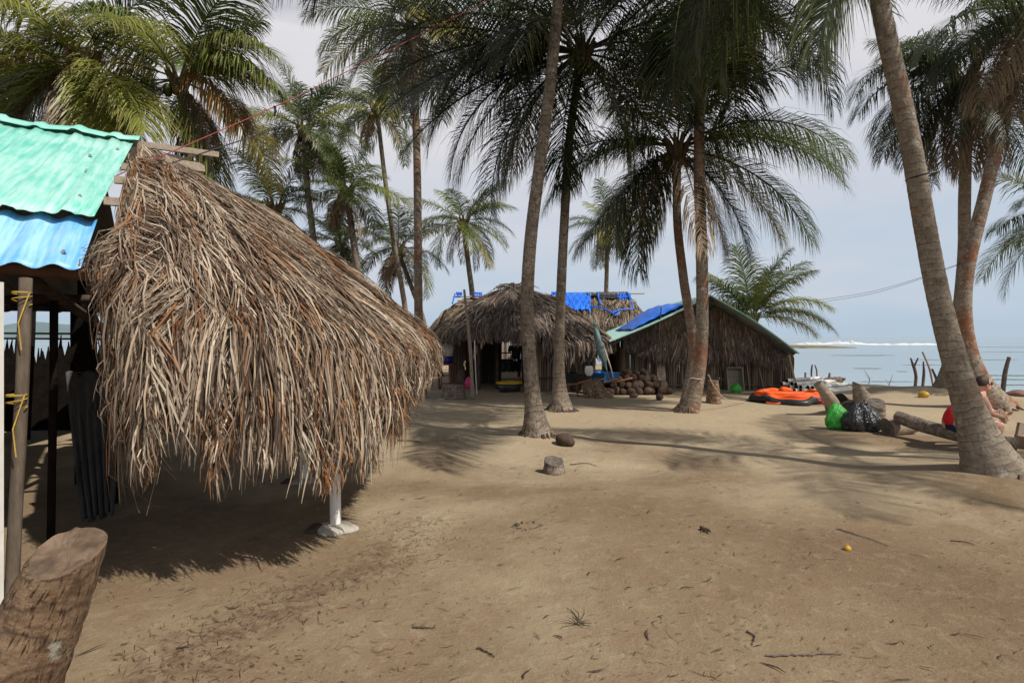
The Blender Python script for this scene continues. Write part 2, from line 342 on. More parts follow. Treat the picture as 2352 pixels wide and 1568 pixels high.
# seaweed lines on the shallows, breaking waves, reef, hills
M_weed = pm('floating_seaweed', (.07, .07, .035), (.16, .15, .06), 3, .9, .2)
g = G()
def patchline(x0, x1, y, wd, seed):
    q = np.random.default_rng(seed); n = 60; xs = np.linspace(x0, x1, n); off = np.cumsum(q.normal(0, .05, n))*wd
    ww = wd*(np.sin(np.linspace(0, np.pi, n))**.5)*q.uniform(.2, 1, n)
    P = np.stack([xs, y+off, np.full(n, SEA+.012)], -1)
    g.strips(P[None], ww[None], np.tile(np.array([0, 1.0, 0]), (1, n, 1)), np.ones((1, n, 3))*.1)
def sd(Y): return (EYE-SEA)*FPX/(Y-HY)
for k, (xa, xb, Y, wpx) in enumerate([(1905, 2060, 816, 1.4), (1960, 2025, 846, 1.8), (2060, 2085, 853, 1.6), (2090, 2340, 826, 1.4), (2230, 2400, 862, 2.6), (2210, 2420, 871, 1.8), (1830, 1900, 880, 1.6), (2200, 2400, 797, 1.2), (1960, 2110, 876, 1.4), (2280, 2420, 884, 1.6), (2250, 2360, 808, 1), (2070, 2170, 838, 1.2)]):
    d = sd(Y); patchline((xa-CX)/FPX*d, (xb-CX)/FPX*d, d, wpx*.5/(FPX*(EYE-SEA))*d*d, k)
tag(g.build('seaweed', M_weed), 'thin brown lines of seaweed on the calm shallows', kind='stuff')
m, t, b = newmat('sea_foam'); v = coords(t, (.15, .3, 1)); f = noise(t, v, 1, 6, .7)
t.links.new(ramp(t, f, [(.35, (.55, .6, .62)), (.55, (.85, .86, .86))]), b.inputs['Base Color']); b.inputs['Roughness'].default_value = .7
M_foam = m
def wave(X0, X1, Y, hpx, seed, label):
    d = sd(Y); n = 160; q = np.random.default_rng(seed); xs = np.linspace((X0-CX)/FPX*d, (X1-CX)/FPX*d, n)
    e = np.sin(np.linspace(0, np.pi, n))**.45
    hh = hpx/FPX*d*e*np.clip(.55+np.convolve(q.normal(0, .55, n), np.ones(9)/4, 'same'), .1, 1.3)
    pr = [(-3, 0), (-1.4, .55), (-.3, 1), (.6, .85), (2.5, .3), (5, 0)]
    P = np.stack([np.stack([xs, d+a+q.normal(0, .25, n), SEA+.02+hh*bb], -1) for a, bb in pr], 0)
    gg = G(); gg.grid(P); tag(gg.build('breaking_wave', M_foam, smooth=True), label, 'wave', 'waves breaking on the reef')
wave(1830, 1905, 790.5, 6, 1, 'low white surf behind the brown reef beside the green roofed hut')
wave(1895, 1985, 789.5, 6.5, 2, 'tallest white breaker rising past the end of the brown reef')
wave(1975, 2170, 791.5, 3.0, 3, 'long thin line of white surf right of the tallest breaker')
g = G(); d = sd(797)
for i in range(46):
    q = np.random.default_rng(100+i); X = 1806+i*2.1
    g.blob(((X-CX)/FPX*d, d+q.uniform(-6, 6), SEA), (3.2, 4, (.16+.16*math.sin(i*.4)**2)*(1 if i < 38 else .5)), 2, .25, i)
tag(g.build('reef', pm('reef_rock', (.10, .07, .03), (.24, .17, .08), .5, .95, .3)), kind='structure')
g = G(); xs = np.linspace(-3400, 900, 120)
hh = 34+26*np.sin(xs*.0021+1.0)+14*np.sin(xs*.006)+6*np.sin(xs*.017); hh = hh*np.clip((900-xs)/2300, 0, 1)+1
P = np.stack([np.stack([xs, np.full(120, 2500.0+dy), SEA-2+hh*k*1.5], -1) for dy, k in ((-300, 0), (-120, .6), (0, 1), (250, .7), (600, 0))], 0)
g.grid(P); tag(g.build('hills', pm('far_hills', (.10, .15, .16), (.16, .21, .22), .004, 1, 0), smooth=True), kind='structure')

# ------------------------------------------------------------------ palms
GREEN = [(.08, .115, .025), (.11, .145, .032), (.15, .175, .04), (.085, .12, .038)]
LIT = [(.19, .235, .05), (.24, .26, .055), (.35, .31, .08), (.13, .175, .04)]  # yellow-green leaves, with sunlight on the crowns put into the colour
DARK = [(.022, .036, .012), (.03, .048, .015), (.04, .055, .02), (.05, .055, .022)]  # same leaves, with the shade inside the crowns put into the colour
DEAD = [(.20, .14, .09), (.26, .19, .125), (.15, .095, .06), (.30, .23, .16)]
LEAF_N, LEAF_W = 1.65, .62
def frond(g, c, a, e0, L, droop, nl, ll, hang, pal, q, lateral=0.0, wl=.020, dry=.12, gapp=.0, curve=1.25):
    """One pinnate leaf: a arching midrib with two rows of hanging leaflets."""
    nl = int(nl*LEAF_N); wl *= LEAF_W; ll *= 1.32; hang *= 1.5; a = np.array(a, float); K = 22; t = np.linspace(0, 1, K); ang = e0-droop*t**curve
    ya = lateral*t**1.5
    ax = np.stack([a[0]*np.cos(ya)-a[1]*np.sin(ya), a[0]*np.sin(ya)+a[1]*np.cos(ya), 0*t], -1)
    T = ax*np.cos(ang)[:, None]+np.array([0, 0, 1.0])*np.sin(ang)[:, None]
    P = np.array(c)+np.concatenate([np.zeros((1, 3)), np.cumsum((T[1:]+T[:-1])/2*L/(K-1), 0)])
    base = np.array(pal[q.integers(len(pal))])
    rc = base*.9+np.array([.07, .055, .012]); g.tube(P, np.linspace(.032, .006, K)*(L/4), 4, C=rc, cap=False)
    tt = np.sort(np.clip(np.linspace(.13, .995, nl)+q.normal(0, .003, nl), .1, 1)); tt = np.concatenate([tt, tt]); n = len(tt)
    sgn = np.repeat([1.0, -1.0], nl)
    keep = q.random(n) > gapp; tt, sgn = tt[keep], sgn[keep]; n = len(tt)
    fi = tt*(K-1); i0 = np.minimum(fi.astype(int), K-2); f = (fi-i0)[:, None]
    p0 = P[i0]*(1-f)+P[i0+1]*f; tg = nrm(T[i0]*(1-f)+T[i0+1]*f)
    axx = ax[i0]; side = nrm(np.stack([-axx[:, 1], axx[:, 0], 0*tt], -1)); up = nrm(np.cross(tg, -side)*-1); up = np.where(up[:, 2:3] < 0, -up, up)
    roll = q.normal(0, .12, n)
    d = side*sgn[:, None]*(.78+.1*q.normal(size=(n, 1)))+tg*(.45+.5*tt[:, None]**2)+up*(.16+roll[:, None])
    d = nrm(d)
    ln = ll*np.clip(np.sin(np.pi*(.13+.80*tt))**.75, .1, 1)*q.uniform(.82, 1.1, n)
    k = 4; pts = np.zeros((n, k, 3)); pts[:, 0] = p0; cur = d.copy(); hg = hang*q.uniform(.6, 1.35, n)
    dirs = np.zeros((n, k, 3)); dirs[:, 0] = d
    for j in range(1, k):
        pts[:, j] = pts[:, j-1]+cur*(ln/(k-1))[:, None]
        cur = nrm(cur+np.array([0, 0, -1.0])*(hg*(.55+.35*j))[:, None]+q.normal(0, .06, (n, 3))); dirs[:, j] = cur
    S = nrm(np.cross(dirs, up[:, None, :])+tg[:, None, :]*.05)
    W = wl*np.array([.65, 1.0, .8, .12])[None]*(ln/ll*.5+.5)[:, None]
    cc = base*q.uniform(.7, 1.3, (n, 1)); cc = np.repeat(cc[:, None], k, 1)
    tip = np.array([.30, .22, .10]); fr = (q.random(n) < dry)[:, None]
    tipm = np.array([0, .1, .45, .9])[None]*np.where(fr, 1, .12); cc = cc*(1-tipm[..., None])+tip*tipm[..., None]
    g.strips(pts, W, S, cc)
def imgdir(deg, tow):                             # direction whose image angle is deg, tow = how much it comes toward the camera
    e = math.asin(max(-1, min(1, math.sin(R(deg))*math.sqrt(1-tow*tow))))
    x = math.cos(R(deg))*math.sqrt(1-tow*tow); h = math.hypot(x, tow) or 1
    return np.array([x/h, -tow/h, 0]), e
def palm(label, trunk, crown, n=22, L=3.4, seed=1, fr=(), pal=GREEN, dead=4, nuts=5, nl=48, ll=.75, hang=.34, bark=None, r0=.13, flare=1.9, name='palm_tree',
         emax=80, emin=-30, droop=(35, 75), group='coconut palms among the huts', wl=.02, dry=.12, fh=.55, mix=None, world=None):
    q = np.random.default_rng(seed); c = at(*crown)
    P = [np.array(at(X, Y, d)) for X, Y, d in trunk]
    if world: P = [np.array(world[0], float)]; c = np.array(world[1], float)
    base = P[0].copy(); base[2] = 0
    P = [np.array([base[0], base[1], -.12])]+P[1:]+[c]
    K = max(60, int(np.linalg.norm(c-base)/.045)); C = bez(P, K)
    root = thing(name, base, label, 'palm tree', group)
    z = C[:, 2]; rad = r0*(1-.28*np.clip(z/max(c[2], 1), 0, 1))*(1+(flare-1)*np.exp(-np.clip(z, 0, 99)/fh*1.6))
    ph = q.uniform(0, 6)
    def rf(al, th): return 1+.035*((al/.1+.12*np.sin(th+ph)) % 1-.5)*-1+.03*np.sin(3*th+ph+al*.8)+.10*np.exp(-al/.3)*np.sin(7*th+ph)
    g = G(); g.tube(C, rad, 20, cap=False, rf=rf); g.build('trunk', bark or M_bark, root, smooth=True)
    for k_ in range(1 if base[1] < 13.5 and not world else 0):
        g = G(); R0 = r0*flare*.92
        for i in range(60):
            a_ = q.uniform(0, 6.28); u_ = np.array([math.cos(a_), math.sin(a_), 0]); l_ = q.uniform(.05, .22); tw = np.array([-u_[1], u_[0], 0])*q.normal(0, .08)
            g.tube([base+u_*R0*.80+[0, 0, .13*q.uniform(.5, 1.3)], base+u_*(R0*.98+l_*.3)+tw*.5+[0, 0, .05], base+u_*(R0+l_)+tw+[0, 0, -.02]], [.016, .012, .005], 5, C=np.array((.10, .07, .05))*q.uniform(.5, 1.5))
        g.build('roots', M_straw, root)
    n = max(5, int(n*.72)); g = G(); c2 = c+np.array([0, 0, .05])
    for i in range(n):
        f = (i+.5)/n; az = i*2.39996+q.uniform(-.25, .25); e = R(emax+(emin-emax)*f**.85+q.uniform(-8, 8)); dr = R(droop[0]+(droop[1]-droop[0])*min(1, f*1.2)+q.uniform(-10, 12))
        pp = pal if (mix is None or q.random() > mix[1]) else mix[0]
        frond(g, c2+np.array([math.cos(az), math.sin(az), 0])*.08, (math.cos(az), math.sin(az), 0), e, L*q.uniform(.85, 1.08)*(.75+.25*min(1, f*3)), dr, nl, ll*q.uniform(.9, 1.1), hang, pp, q, q.normal(0, .25), wl, dry)
    for s in fr:                                  # the leaves that shape the outline: (image angle, toward, length, droop, palette?, hang?, lateral?)
        a, e = imgdir(s[0], s[1]); o = s[6] if len(s) > 6 else 0
        frond(g, c2, a, e, s[2], R(s[3]), int(nl*1.25), ll*1.1, s[5] if len(s) > 5 else hang, (s[4] if len(s) > 4 and s[4] else pal), q, o, wl, dry)
    g.build('crown', M_leaf, root)
    if dead:
        g = G()
        for i in range(dead):
            az = i*2.1+q.uniform(-.6, .6)
            frond(g, c2-np.array([0, 0, .12]), (math.cos(az), math.sin(az), 0), R(q.uniform(-45, -15)), L*q.uniform(.55, .8), R(q.uniform(45, 65)), int(nl*.8), ll*.8, 1.3, DEAD, q, q.normal(0, .3), wl*.8, .5, .15, .7)
        g.build('dead_fronds', M_straw, root)
        g = G()
        for i in range(10):                       # fibrous leaf bases round the growing point
            az = i*2.39996; p = c+np.array([math.cos(az), math.sin(az), 0])*r0*.8
            g.tube([p+np.array([0, 0, -.28]), p+np.array([math.cos(az)*.06, math.sin(az)*.06, -.02]), p+np.array([math.cos(az)*.22, math.sin(az)*.22, .30])], [.05, .07, .03], 6, C=(.14, .10, .06))
        g.build('leaf_bases', M_straw, root)
    for i in range(nuts):
        az = q.uniform(0, 6.28); g = G()
        col = ((.20, .15, .03), (.10, .13, .03), (.28, .17, .04))[i % 3]
        g.blob(c+np.array([math.cos(az)*.24, math.sin(az)*.24, -.20-.12*q.random()]), (.095, .095, .125), 2, .05, i, C=col); g.build('coconut', M_leaf, root, smooth=True)
    return root
def gY(d): return HY+EYE*FPX/d

# foreground and middle palms
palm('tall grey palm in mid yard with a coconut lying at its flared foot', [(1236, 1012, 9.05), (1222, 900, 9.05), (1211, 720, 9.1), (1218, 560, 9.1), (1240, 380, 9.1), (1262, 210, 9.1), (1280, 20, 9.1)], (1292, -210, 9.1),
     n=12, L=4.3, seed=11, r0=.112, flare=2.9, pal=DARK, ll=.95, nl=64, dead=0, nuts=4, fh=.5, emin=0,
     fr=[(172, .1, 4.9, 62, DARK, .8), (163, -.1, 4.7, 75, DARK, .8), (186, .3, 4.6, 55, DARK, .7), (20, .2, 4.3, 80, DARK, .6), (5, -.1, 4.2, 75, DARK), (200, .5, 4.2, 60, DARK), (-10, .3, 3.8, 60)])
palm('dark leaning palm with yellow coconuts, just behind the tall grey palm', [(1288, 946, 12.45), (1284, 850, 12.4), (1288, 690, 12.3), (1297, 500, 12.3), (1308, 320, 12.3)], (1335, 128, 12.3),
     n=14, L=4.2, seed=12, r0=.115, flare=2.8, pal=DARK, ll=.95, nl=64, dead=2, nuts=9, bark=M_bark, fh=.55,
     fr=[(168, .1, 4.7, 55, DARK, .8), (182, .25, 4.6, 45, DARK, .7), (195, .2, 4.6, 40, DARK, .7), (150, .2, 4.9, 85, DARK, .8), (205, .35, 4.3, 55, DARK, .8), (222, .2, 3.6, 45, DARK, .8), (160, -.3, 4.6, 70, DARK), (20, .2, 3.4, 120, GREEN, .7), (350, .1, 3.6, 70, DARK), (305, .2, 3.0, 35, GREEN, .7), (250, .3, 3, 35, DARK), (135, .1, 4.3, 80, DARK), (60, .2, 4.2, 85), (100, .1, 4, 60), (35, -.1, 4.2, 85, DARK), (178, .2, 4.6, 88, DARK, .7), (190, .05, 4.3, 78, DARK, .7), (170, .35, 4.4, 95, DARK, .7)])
palm('straight red stained palm, the taller of the crossing pair before the green roofed hut', [(1578, 952, 12.1), (1597, 900, 12.1), (1612, 790, 12.1), (1612, 600, 12.1), (1606, 400, 12.1), (1608, 200, 12.1)], (1614, -40, 12.1),
     n=13, L=4.0, seed=13, r0=.135, flare=1.7, pal=DARK, ll=.95, nl=60, dead=4, nuts=5, bark=M_bark_red, emin=-45,
     fr=[(200, .2, 4.0, 65, DARK, .7), (340, .1, 4.0, 60, DARK, .7), (325, .3, 3.3, 45, DARK, .8), (185, .3, 4.2, 75, DARK), (235, .4, 2.8, 30, DARK, .9), (300, .4, 2.8, 30, DARK, .9), (270, .4, 2.2, 15, DARK, 1), (25, .3, 4.6, 118, DARK, .3), (160, .4, 3.8, 95, DARK, .5)])
palm('red stained shorter palm leaning left out of the same foot, with wide arching fronds', [(1572, 948, 12.6), (1592, 800, 12.7), (1570, 640, 12.7), (1555, 500, 12.7)], (1556, 345, 12.7),
     n=11, L=3.5, seed=14, r0=.115, flare=1.5, pal=GREEN, ll=.9, nl=62, dead=5, nuts=6, bark=M_bark_red, emin=-20,
     fr=[(32, .1, 3.95, 85, GREEN, .6), (18, .25, 3.6, 70, GREEN, .7), (-12, .15, 3.7, 58, GREEN, .55), (-25, .2, 3.1, 45, LIT, .6), (-42, .2, 2.9, 40, DARK, .7), (-60, .3, 2.6, 25, DEAD, 1), (205, .2, 2.9, 75, DARK, .8), (172, .2, 3.6, 75, DARK, .7), (215, .2, 3.3, 25, DARK, .7), (232, .3, 3.1, 45, DARK, .9), (160, -.1, 3.5, 70, GREEN), (90, .2, 3.2, 50), (120, .1, 3.4, 75, GREEN), (60, .2, 3.4, 75, GREEN)])
palm('thick leaning palm at right edge with broad lichen spotted foot', [(2302, 1112, 6.4), (2234, 960, 6.5), (2186, 800, 6.6), (2152, 660, 6.7), (2122, 500, 6.7), (2096, 350, 6.7), (2064, 200, 6.7), (2024, 20, 6.7)], (1985, -250, 6.7),
     n=12, L=3.6, seed=15, r0=.128, flare=3.2, pal=DARK, ll=.85, nl=60, dead=0, nuts=3, bark=M_bark_big, fh=.65, emin=10,
     fr=[(205, .15, 3.2, 62, DARK, .55), (190, .1, 3.2, 80, DARK, .6), (256, -.30, 1.75, 12, GREEN, .4)])
palm('upright palm behind the thick leaning one, dry fronds hanging from its dark crown', [(2168, 905, 16.4), (2195, 780, 16.2), (2214, 600, 15.6), (2216, 450, 15.2)], (2222, 190, 15),
     n=15, L=3.5, seed=16, r0=.17, flare=2.3, fh=.9, pal=DARK, ll=.9, nl=56, dead=4, nuts=4, bark=M_bark_big, emin=-35,
     fr=[(165, .1, 3.5, 75, DARK, .6), (180, .2, 3.4, 70, DARK, .6), (195, .1, 3.3, 60, DARK, .6), (210, .2, 3, 45, DARK, .7), (150, .1, 3.6, 90, GREEN, .6), (250, .4, 2.8, 20, DEAD, 1.2), (235, .3, 2.7, 30, DEAD, 1.2), (290, .3, 2.6, 20, DEAD, 1.2), (140, .3, 3.3, 80, GREEN)])
palm('palm leaning out to the right behind the thick one, its foot beside the reader', [(2282, 936, 13.1), (2236, 850, 13.1), (2216, 740, 13.2), (2222, 620, 13.2), (2262, 450, 13.2), (2310, 250, 13.2)], (2372, 40, 13.2),
     n=14, L=3.6, seed=17, r0=.16, flare=3.0, fh=1.0, pal=DARK, ll=.9, nl=56, dead=3, nuts=4, bark=M_bark_red, emin=-35,
     fr=[(170, .2, 3.4, 70, GREEN, .6), (190, .2, 3.2, 55, DARK, .7), (215, .3, 3.0, 40, DEAD, 1.1), (240, .3, 2.8, 30, DEAD, 1.1), (265, .4, 2.8, 20, DARK, .9)])
palm('palm beyond the right edge with one frond tip showing over the sea', [(2510, gY(15), 15), (2495, 700, 15)], (2490, 500, 15), n=14, L=2.9, seed=18, pal=GREEN, dead=2, nuts=2,
     fr=[(165, .1, 2.7, 55, GREEN, .6), (180, .2, 2.5, 45, GREEN)])
palm('young low palm with upright green fronds behind the green roofed hut', [(1722, gY(22), 22), (1726, 830, 22)], (1728, 735, 22), n=12, L=3.0, seed=19, pal=GREEN, dead=2, nuts=0, ll=.8, emax=85, emin=10, droop=(20, 80), wl=.026,
     fr=[(100, .1, 2.9, 18, GREEN, .3), (80, .1, 2.9, 35, GREEN, .3), (62, .2, 2.8, 45, GREEN), (42, .2, 3.0, 75, LIT), (28, .2, 2.9, 75, GREEN), (10, .2, 2.4, 55, LIT), (125, .1, 2.7, 40, GREEN), (145, .1, 2.5, 60, GREEN)])
palm('palm beyond the right edge that shades the middle of the yard', [(0, 0, 1)], (0, 0, 1), n=13, L=4.0, seed=20, pal=GREEN, dead=2, nuts=2, world=((10.6, 3.6, 0), (10.4, 4.0, 8.2)))
# palms at the left, sunlit
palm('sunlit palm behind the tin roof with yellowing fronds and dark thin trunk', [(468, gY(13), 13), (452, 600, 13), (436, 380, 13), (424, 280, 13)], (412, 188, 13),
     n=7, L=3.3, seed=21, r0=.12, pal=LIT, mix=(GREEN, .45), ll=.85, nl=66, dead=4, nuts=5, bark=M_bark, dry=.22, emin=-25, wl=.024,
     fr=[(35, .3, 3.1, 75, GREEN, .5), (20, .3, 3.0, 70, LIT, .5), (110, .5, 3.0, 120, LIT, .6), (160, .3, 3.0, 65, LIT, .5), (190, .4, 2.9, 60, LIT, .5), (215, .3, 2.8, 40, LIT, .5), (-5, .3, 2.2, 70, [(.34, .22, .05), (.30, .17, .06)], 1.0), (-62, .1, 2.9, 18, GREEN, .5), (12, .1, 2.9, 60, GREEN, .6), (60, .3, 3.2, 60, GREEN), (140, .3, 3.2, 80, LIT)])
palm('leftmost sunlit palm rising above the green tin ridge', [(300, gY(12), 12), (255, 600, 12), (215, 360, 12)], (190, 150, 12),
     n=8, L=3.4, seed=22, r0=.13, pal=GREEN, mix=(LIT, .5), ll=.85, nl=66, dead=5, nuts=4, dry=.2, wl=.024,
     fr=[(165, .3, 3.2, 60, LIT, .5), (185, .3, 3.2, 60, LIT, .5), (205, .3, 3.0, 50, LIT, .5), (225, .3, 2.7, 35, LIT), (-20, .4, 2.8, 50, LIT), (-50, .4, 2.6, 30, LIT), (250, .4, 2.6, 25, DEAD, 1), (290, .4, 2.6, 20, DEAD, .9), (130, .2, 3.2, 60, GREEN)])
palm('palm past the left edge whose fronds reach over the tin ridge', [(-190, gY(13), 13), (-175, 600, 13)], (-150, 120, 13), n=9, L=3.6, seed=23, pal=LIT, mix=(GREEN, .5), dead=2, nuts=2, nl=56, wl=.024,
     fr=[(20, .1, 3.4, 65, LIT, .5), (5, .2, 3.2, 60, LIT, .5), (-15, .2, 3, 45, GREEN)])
# the stand behind the thatched roof
BK = dict(nl=40, ll=.62, wl=.024, group='coconut palms among the huts')
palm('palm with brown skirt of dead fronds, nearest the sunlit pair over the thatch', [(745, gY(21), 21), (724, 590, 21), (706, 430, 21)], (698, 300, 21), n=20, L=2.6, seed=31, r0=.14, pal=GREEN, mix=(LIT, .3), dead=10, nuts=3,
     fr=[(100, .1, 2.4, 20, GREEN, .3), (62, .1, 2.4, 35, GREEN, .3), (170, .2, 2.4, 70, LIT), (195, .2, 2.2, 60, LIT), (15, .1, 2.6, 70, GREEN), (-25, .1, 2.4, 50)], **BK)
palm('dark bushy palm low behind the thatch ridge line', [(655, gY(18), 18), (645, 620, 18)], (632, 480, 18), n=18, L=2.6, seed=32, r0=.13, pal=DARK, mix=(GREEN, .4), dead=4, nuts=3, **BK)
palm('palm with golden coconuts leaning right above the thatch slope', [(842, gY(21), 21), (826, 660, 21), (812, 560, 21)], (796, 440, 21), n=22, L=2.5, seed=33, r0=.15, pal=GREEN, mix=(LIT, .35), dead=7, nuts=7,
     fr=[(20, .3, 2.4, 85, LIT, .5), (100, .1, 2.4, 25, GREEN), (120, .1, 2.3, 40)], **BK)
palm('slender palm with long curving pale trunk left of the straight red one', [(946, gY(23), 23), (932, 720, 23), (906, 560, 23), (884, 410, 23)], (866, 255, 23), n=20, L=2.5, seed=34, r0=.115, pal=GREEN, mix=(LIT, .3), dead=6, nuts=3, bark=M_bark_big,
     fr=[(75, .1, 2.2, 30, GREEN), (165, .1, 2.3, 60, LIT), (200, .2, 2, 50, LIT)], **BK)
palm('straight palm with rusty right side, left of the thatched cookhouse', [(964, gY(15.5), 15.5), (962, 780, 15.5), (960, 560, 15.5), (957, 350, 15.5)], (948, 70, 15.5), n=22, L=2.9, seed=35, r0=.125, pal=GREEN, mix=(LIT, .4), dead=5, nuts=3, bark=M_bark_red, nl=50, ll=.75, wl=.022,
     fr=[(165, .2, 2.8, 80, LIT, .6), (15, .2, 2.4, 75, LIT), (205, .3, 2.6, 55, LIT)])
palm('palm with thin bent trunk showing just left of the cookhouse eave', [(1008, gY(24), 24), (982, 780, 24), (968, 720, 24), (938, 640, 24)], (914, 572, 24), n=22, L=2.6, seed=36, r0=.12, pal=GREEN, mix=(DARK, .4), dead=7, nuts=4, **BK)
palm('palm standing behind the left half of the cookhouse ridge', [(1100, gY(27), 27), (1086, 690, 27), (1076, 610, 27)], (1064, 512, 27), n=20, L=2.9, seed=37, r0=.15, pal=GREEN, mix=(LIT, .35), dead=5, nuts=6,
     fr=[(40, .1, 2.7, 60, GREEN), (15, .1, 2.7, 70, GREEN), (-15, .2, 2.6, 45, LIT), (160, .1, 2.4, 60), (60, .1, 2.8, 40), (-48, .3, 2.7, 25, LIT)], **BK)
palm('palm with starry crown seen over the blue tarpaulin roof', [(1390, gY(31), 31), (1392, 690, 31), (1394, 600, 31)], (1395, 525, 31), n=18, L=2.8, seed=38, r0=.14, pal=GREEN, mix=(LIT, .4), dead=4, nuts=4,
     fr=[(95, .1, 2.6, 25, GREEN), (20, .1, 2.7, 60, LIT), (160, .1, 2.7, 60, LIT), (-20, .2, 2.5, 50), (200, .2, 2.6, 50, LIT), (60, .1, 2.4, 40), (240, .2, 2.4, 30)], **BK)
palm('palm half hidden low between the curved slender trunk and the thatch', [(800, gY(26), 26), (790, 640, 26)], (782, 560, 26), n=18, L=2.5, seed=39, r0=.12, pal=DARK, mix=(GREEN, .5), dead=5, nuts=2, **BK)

# ------------------------------------------------------------------ thatch
PAL_HERO = [((.33, .255, .185), .30), ((.45, .37, .28), .15), ((.23, .16, .11), .22), ((.22, .10, .042), .18), ((.09, .06, .042), .15)]
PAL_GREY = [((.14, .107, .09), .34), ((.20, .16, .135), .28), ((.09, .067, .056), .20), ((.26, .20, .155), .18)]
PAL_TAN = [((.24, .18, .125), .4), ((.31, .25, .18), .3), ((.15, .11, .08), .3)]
def thatch(tab, nclump, per, slen, wd, pal, root, seed, bulge=.15, lift=(.01, .08), spread=.22, yaw=.16, curt=0, name='thatch', tpow=.62, under=True, clen=.5, cols=None, s0=0.0, s1=None, jit=.10, bunch=0, over=1.05, bias=0.0):
    q = np.random.default_rng(seed); A, E, F = [np.array(x, float) for x in zip(*tab)]; m = len(A)-1
    if s1 is None: s1 = m
    def I(X, s):
        s = np.clip(s, 0, m-1e-6); i = s.astype(int); f = (s-i)[..., None]; return X[i]*(1-f)+X[i+1]*f
    def surf(s, dist):                            # dist in metres down the slope
        a, e, f = I(A, s), I(E, s), I(F, s); LA = np.linalg.norm(e-a, axis=-1); LF = np.maximum(np.linalg.norm(f-e, axis=-1), .05)
        t = np.clip(dist/LA, 0, 1); k = np.maximum(dist-LA, 0)/LF
        p = a+(e-a)*t[..., None]+(f-e)*k[..., None]; p[..., 2] += bulge*np.sin(np.pi*t)*(LA/4)
        over = np.clip(k, 0, 1)                   # soft shoulder at the eave
        return p
    def normal(s, dist):
        du = surf(np.minimum(s+.03, m), dist)-surf(np.maximum(s-.03, 0), dist); dv = surf(s, dist+.08)-surf(s, np.maximum(dist-.08, 0)); n = nrm(np.cross(dv, du))
        return n
    flip = 1.0
    if under:
        S, D = np.meshgrid(np.linspace(s0, s1, 60), np.linspace(0, 1, 14), indexing='ij')
        LA = np.linalg.norm(I(E, S)-I(A, S), axis=-1); Pn = surf(S, D*LA); Pn[..., 2] -= .03
        g = G(); g.grid(Pn); solid(g.build('roof_underlay', M_under, root), .03)
    segw = np.linalg.norm(np.diff(E, axis=0), axis=1); cw = np.concatenate([[0], np.cumsum(segw)]); cw /= cw[-1]
    lo = np.interp(s0, np.arange(m+1), cw); hi = np.interp(s1, np.arange(m+1), cw)
    allP, allW, allS, allC = [], [], [], []
    cc = np.array([c for c, _ in pal]); pw = np.array([x for _, x in pal]); pw /= pw.sum()
    N = nclump+curt
    us = q.uniform(lo, hi, N)
    if bunch: us[nclump:] = (lo+(hi-lo)*(q.integers(0, bunch, curt)+.5)/bunch)+q.normal(0, .011, curt)
    sc_ = np.interp(us, cw, np.arange(m+1))
    a, e = I(A, sc_), I(E, sc_); LAc = np.linalg.norm(e-a, axis=-1)
    tc_ = q.random(N)**tpow; tc_[nclump:] = q.uniform(.93, 1.06, curt) if not bunch else q.uniform(.92, 1.22, curt)
    dc = tc_*LAc
    domi = q.choice(len(pal), N, p=pw)
    K = 6
    ns = per
    s = np.repeat(sc_, ns); d0 = np.repeat(dc, ns); n = len(s)
    cl_yaw = np.repeat(q.normal(0, yaw, N), ns); off = q.normal(0, spread, n)+0; along = q.uniform(-.5, .35, n)*clen
    wdt = np.maximum(np.linalg.norm(surf(np.minimum(s+.5, m), d0)-surf(np.maximum(s-.5, 0), d0), axis=-1), .12)
    d0 = np.maximum(d0+along-np.abs(off)*.2, .0)
    ln = slen*q.uniform(.55, 1.25, n); th = cl_yaw+bias*np.clip(1.1-d0/np.maximum(np.repeat(LAc, ns), .1), 0, 1)+off*.35+q.normal(0, jit, n); curl = q.normal(0, .07, n)
    LAs = np.repeat(LAc, ns); LFs = np.linalg.norm(I(F, s)-I(E, s), axis=-1); ov = q.uniform(.45, over, N)
    if bunch: ov[:nclump] = q.uniform(.02, .30, nclump)
    lim = LAs+LFs*np.repeat(ov, ns)*q.uniform(.8, 1.12, n)
    d0 = np.minimum(d0, lim-.15); ln = np.minimum(ln, lim-d0); near = np.clip(d0/.9, .22, 1); off = off*np.clip(wdt/1.6, .12, 1)
    kk = np.linspace(0, 1, K)[None]; dk = d0[:, None]+ln[:, None]*kk*np.cos(th)[:, None]
    lat = off[:, None]+np.sin(th)[:, None]*ln[:, None]*kk+curl[:, None]*(ln[:, None]*kk)**2
    sk = np.clip(s[:, None]+lat/wdt[:, None], s0, s1)
    P = surf(sk, dk); Nn = normal(sk, dk); Nn = np.where((Nn[..., 2:3] < -.05), -Nn, Nn)
    cen = A.mean(0); out = P-cen; out[..., 2] = 0; steep = np.abs(Nn[..., 2:3]) < .25
    Nn = np.where(steep & ((Nn*out).sum(-1, keepdims=True) < 0), -Nn, Nn)
    lf = np.repeat(q.uniform(lift[0], lift[1], N), ns)+q.normal(0, (lift[1]-lift[0])*.12, n); lf = lf*near; arc = q.normal(.03, .035, n)*slen*near
    P = P+Nn*(lf[:, None]+arc[:, None]*np.sin(np.pi*kk*.9)+(q.normal(.0, .03, n)*slen)[:, None]*kk**2)[..., None]
    dirs = nrm(np.gradient(P, axis=1)); S = nrm(np.cross(Nn, dirs)+Nn*q.normal(0, .55, (n, 1, 1)))
    W = wd*q.uniform(.55, 1.3, n)[:, None]*np.array([.5, .9, 1, 1, .75, .2])[None]
    idx = np.where(q.random(n) < .55, np.repeat(domi, ns), q.choice(len(pal), n, p=pw))
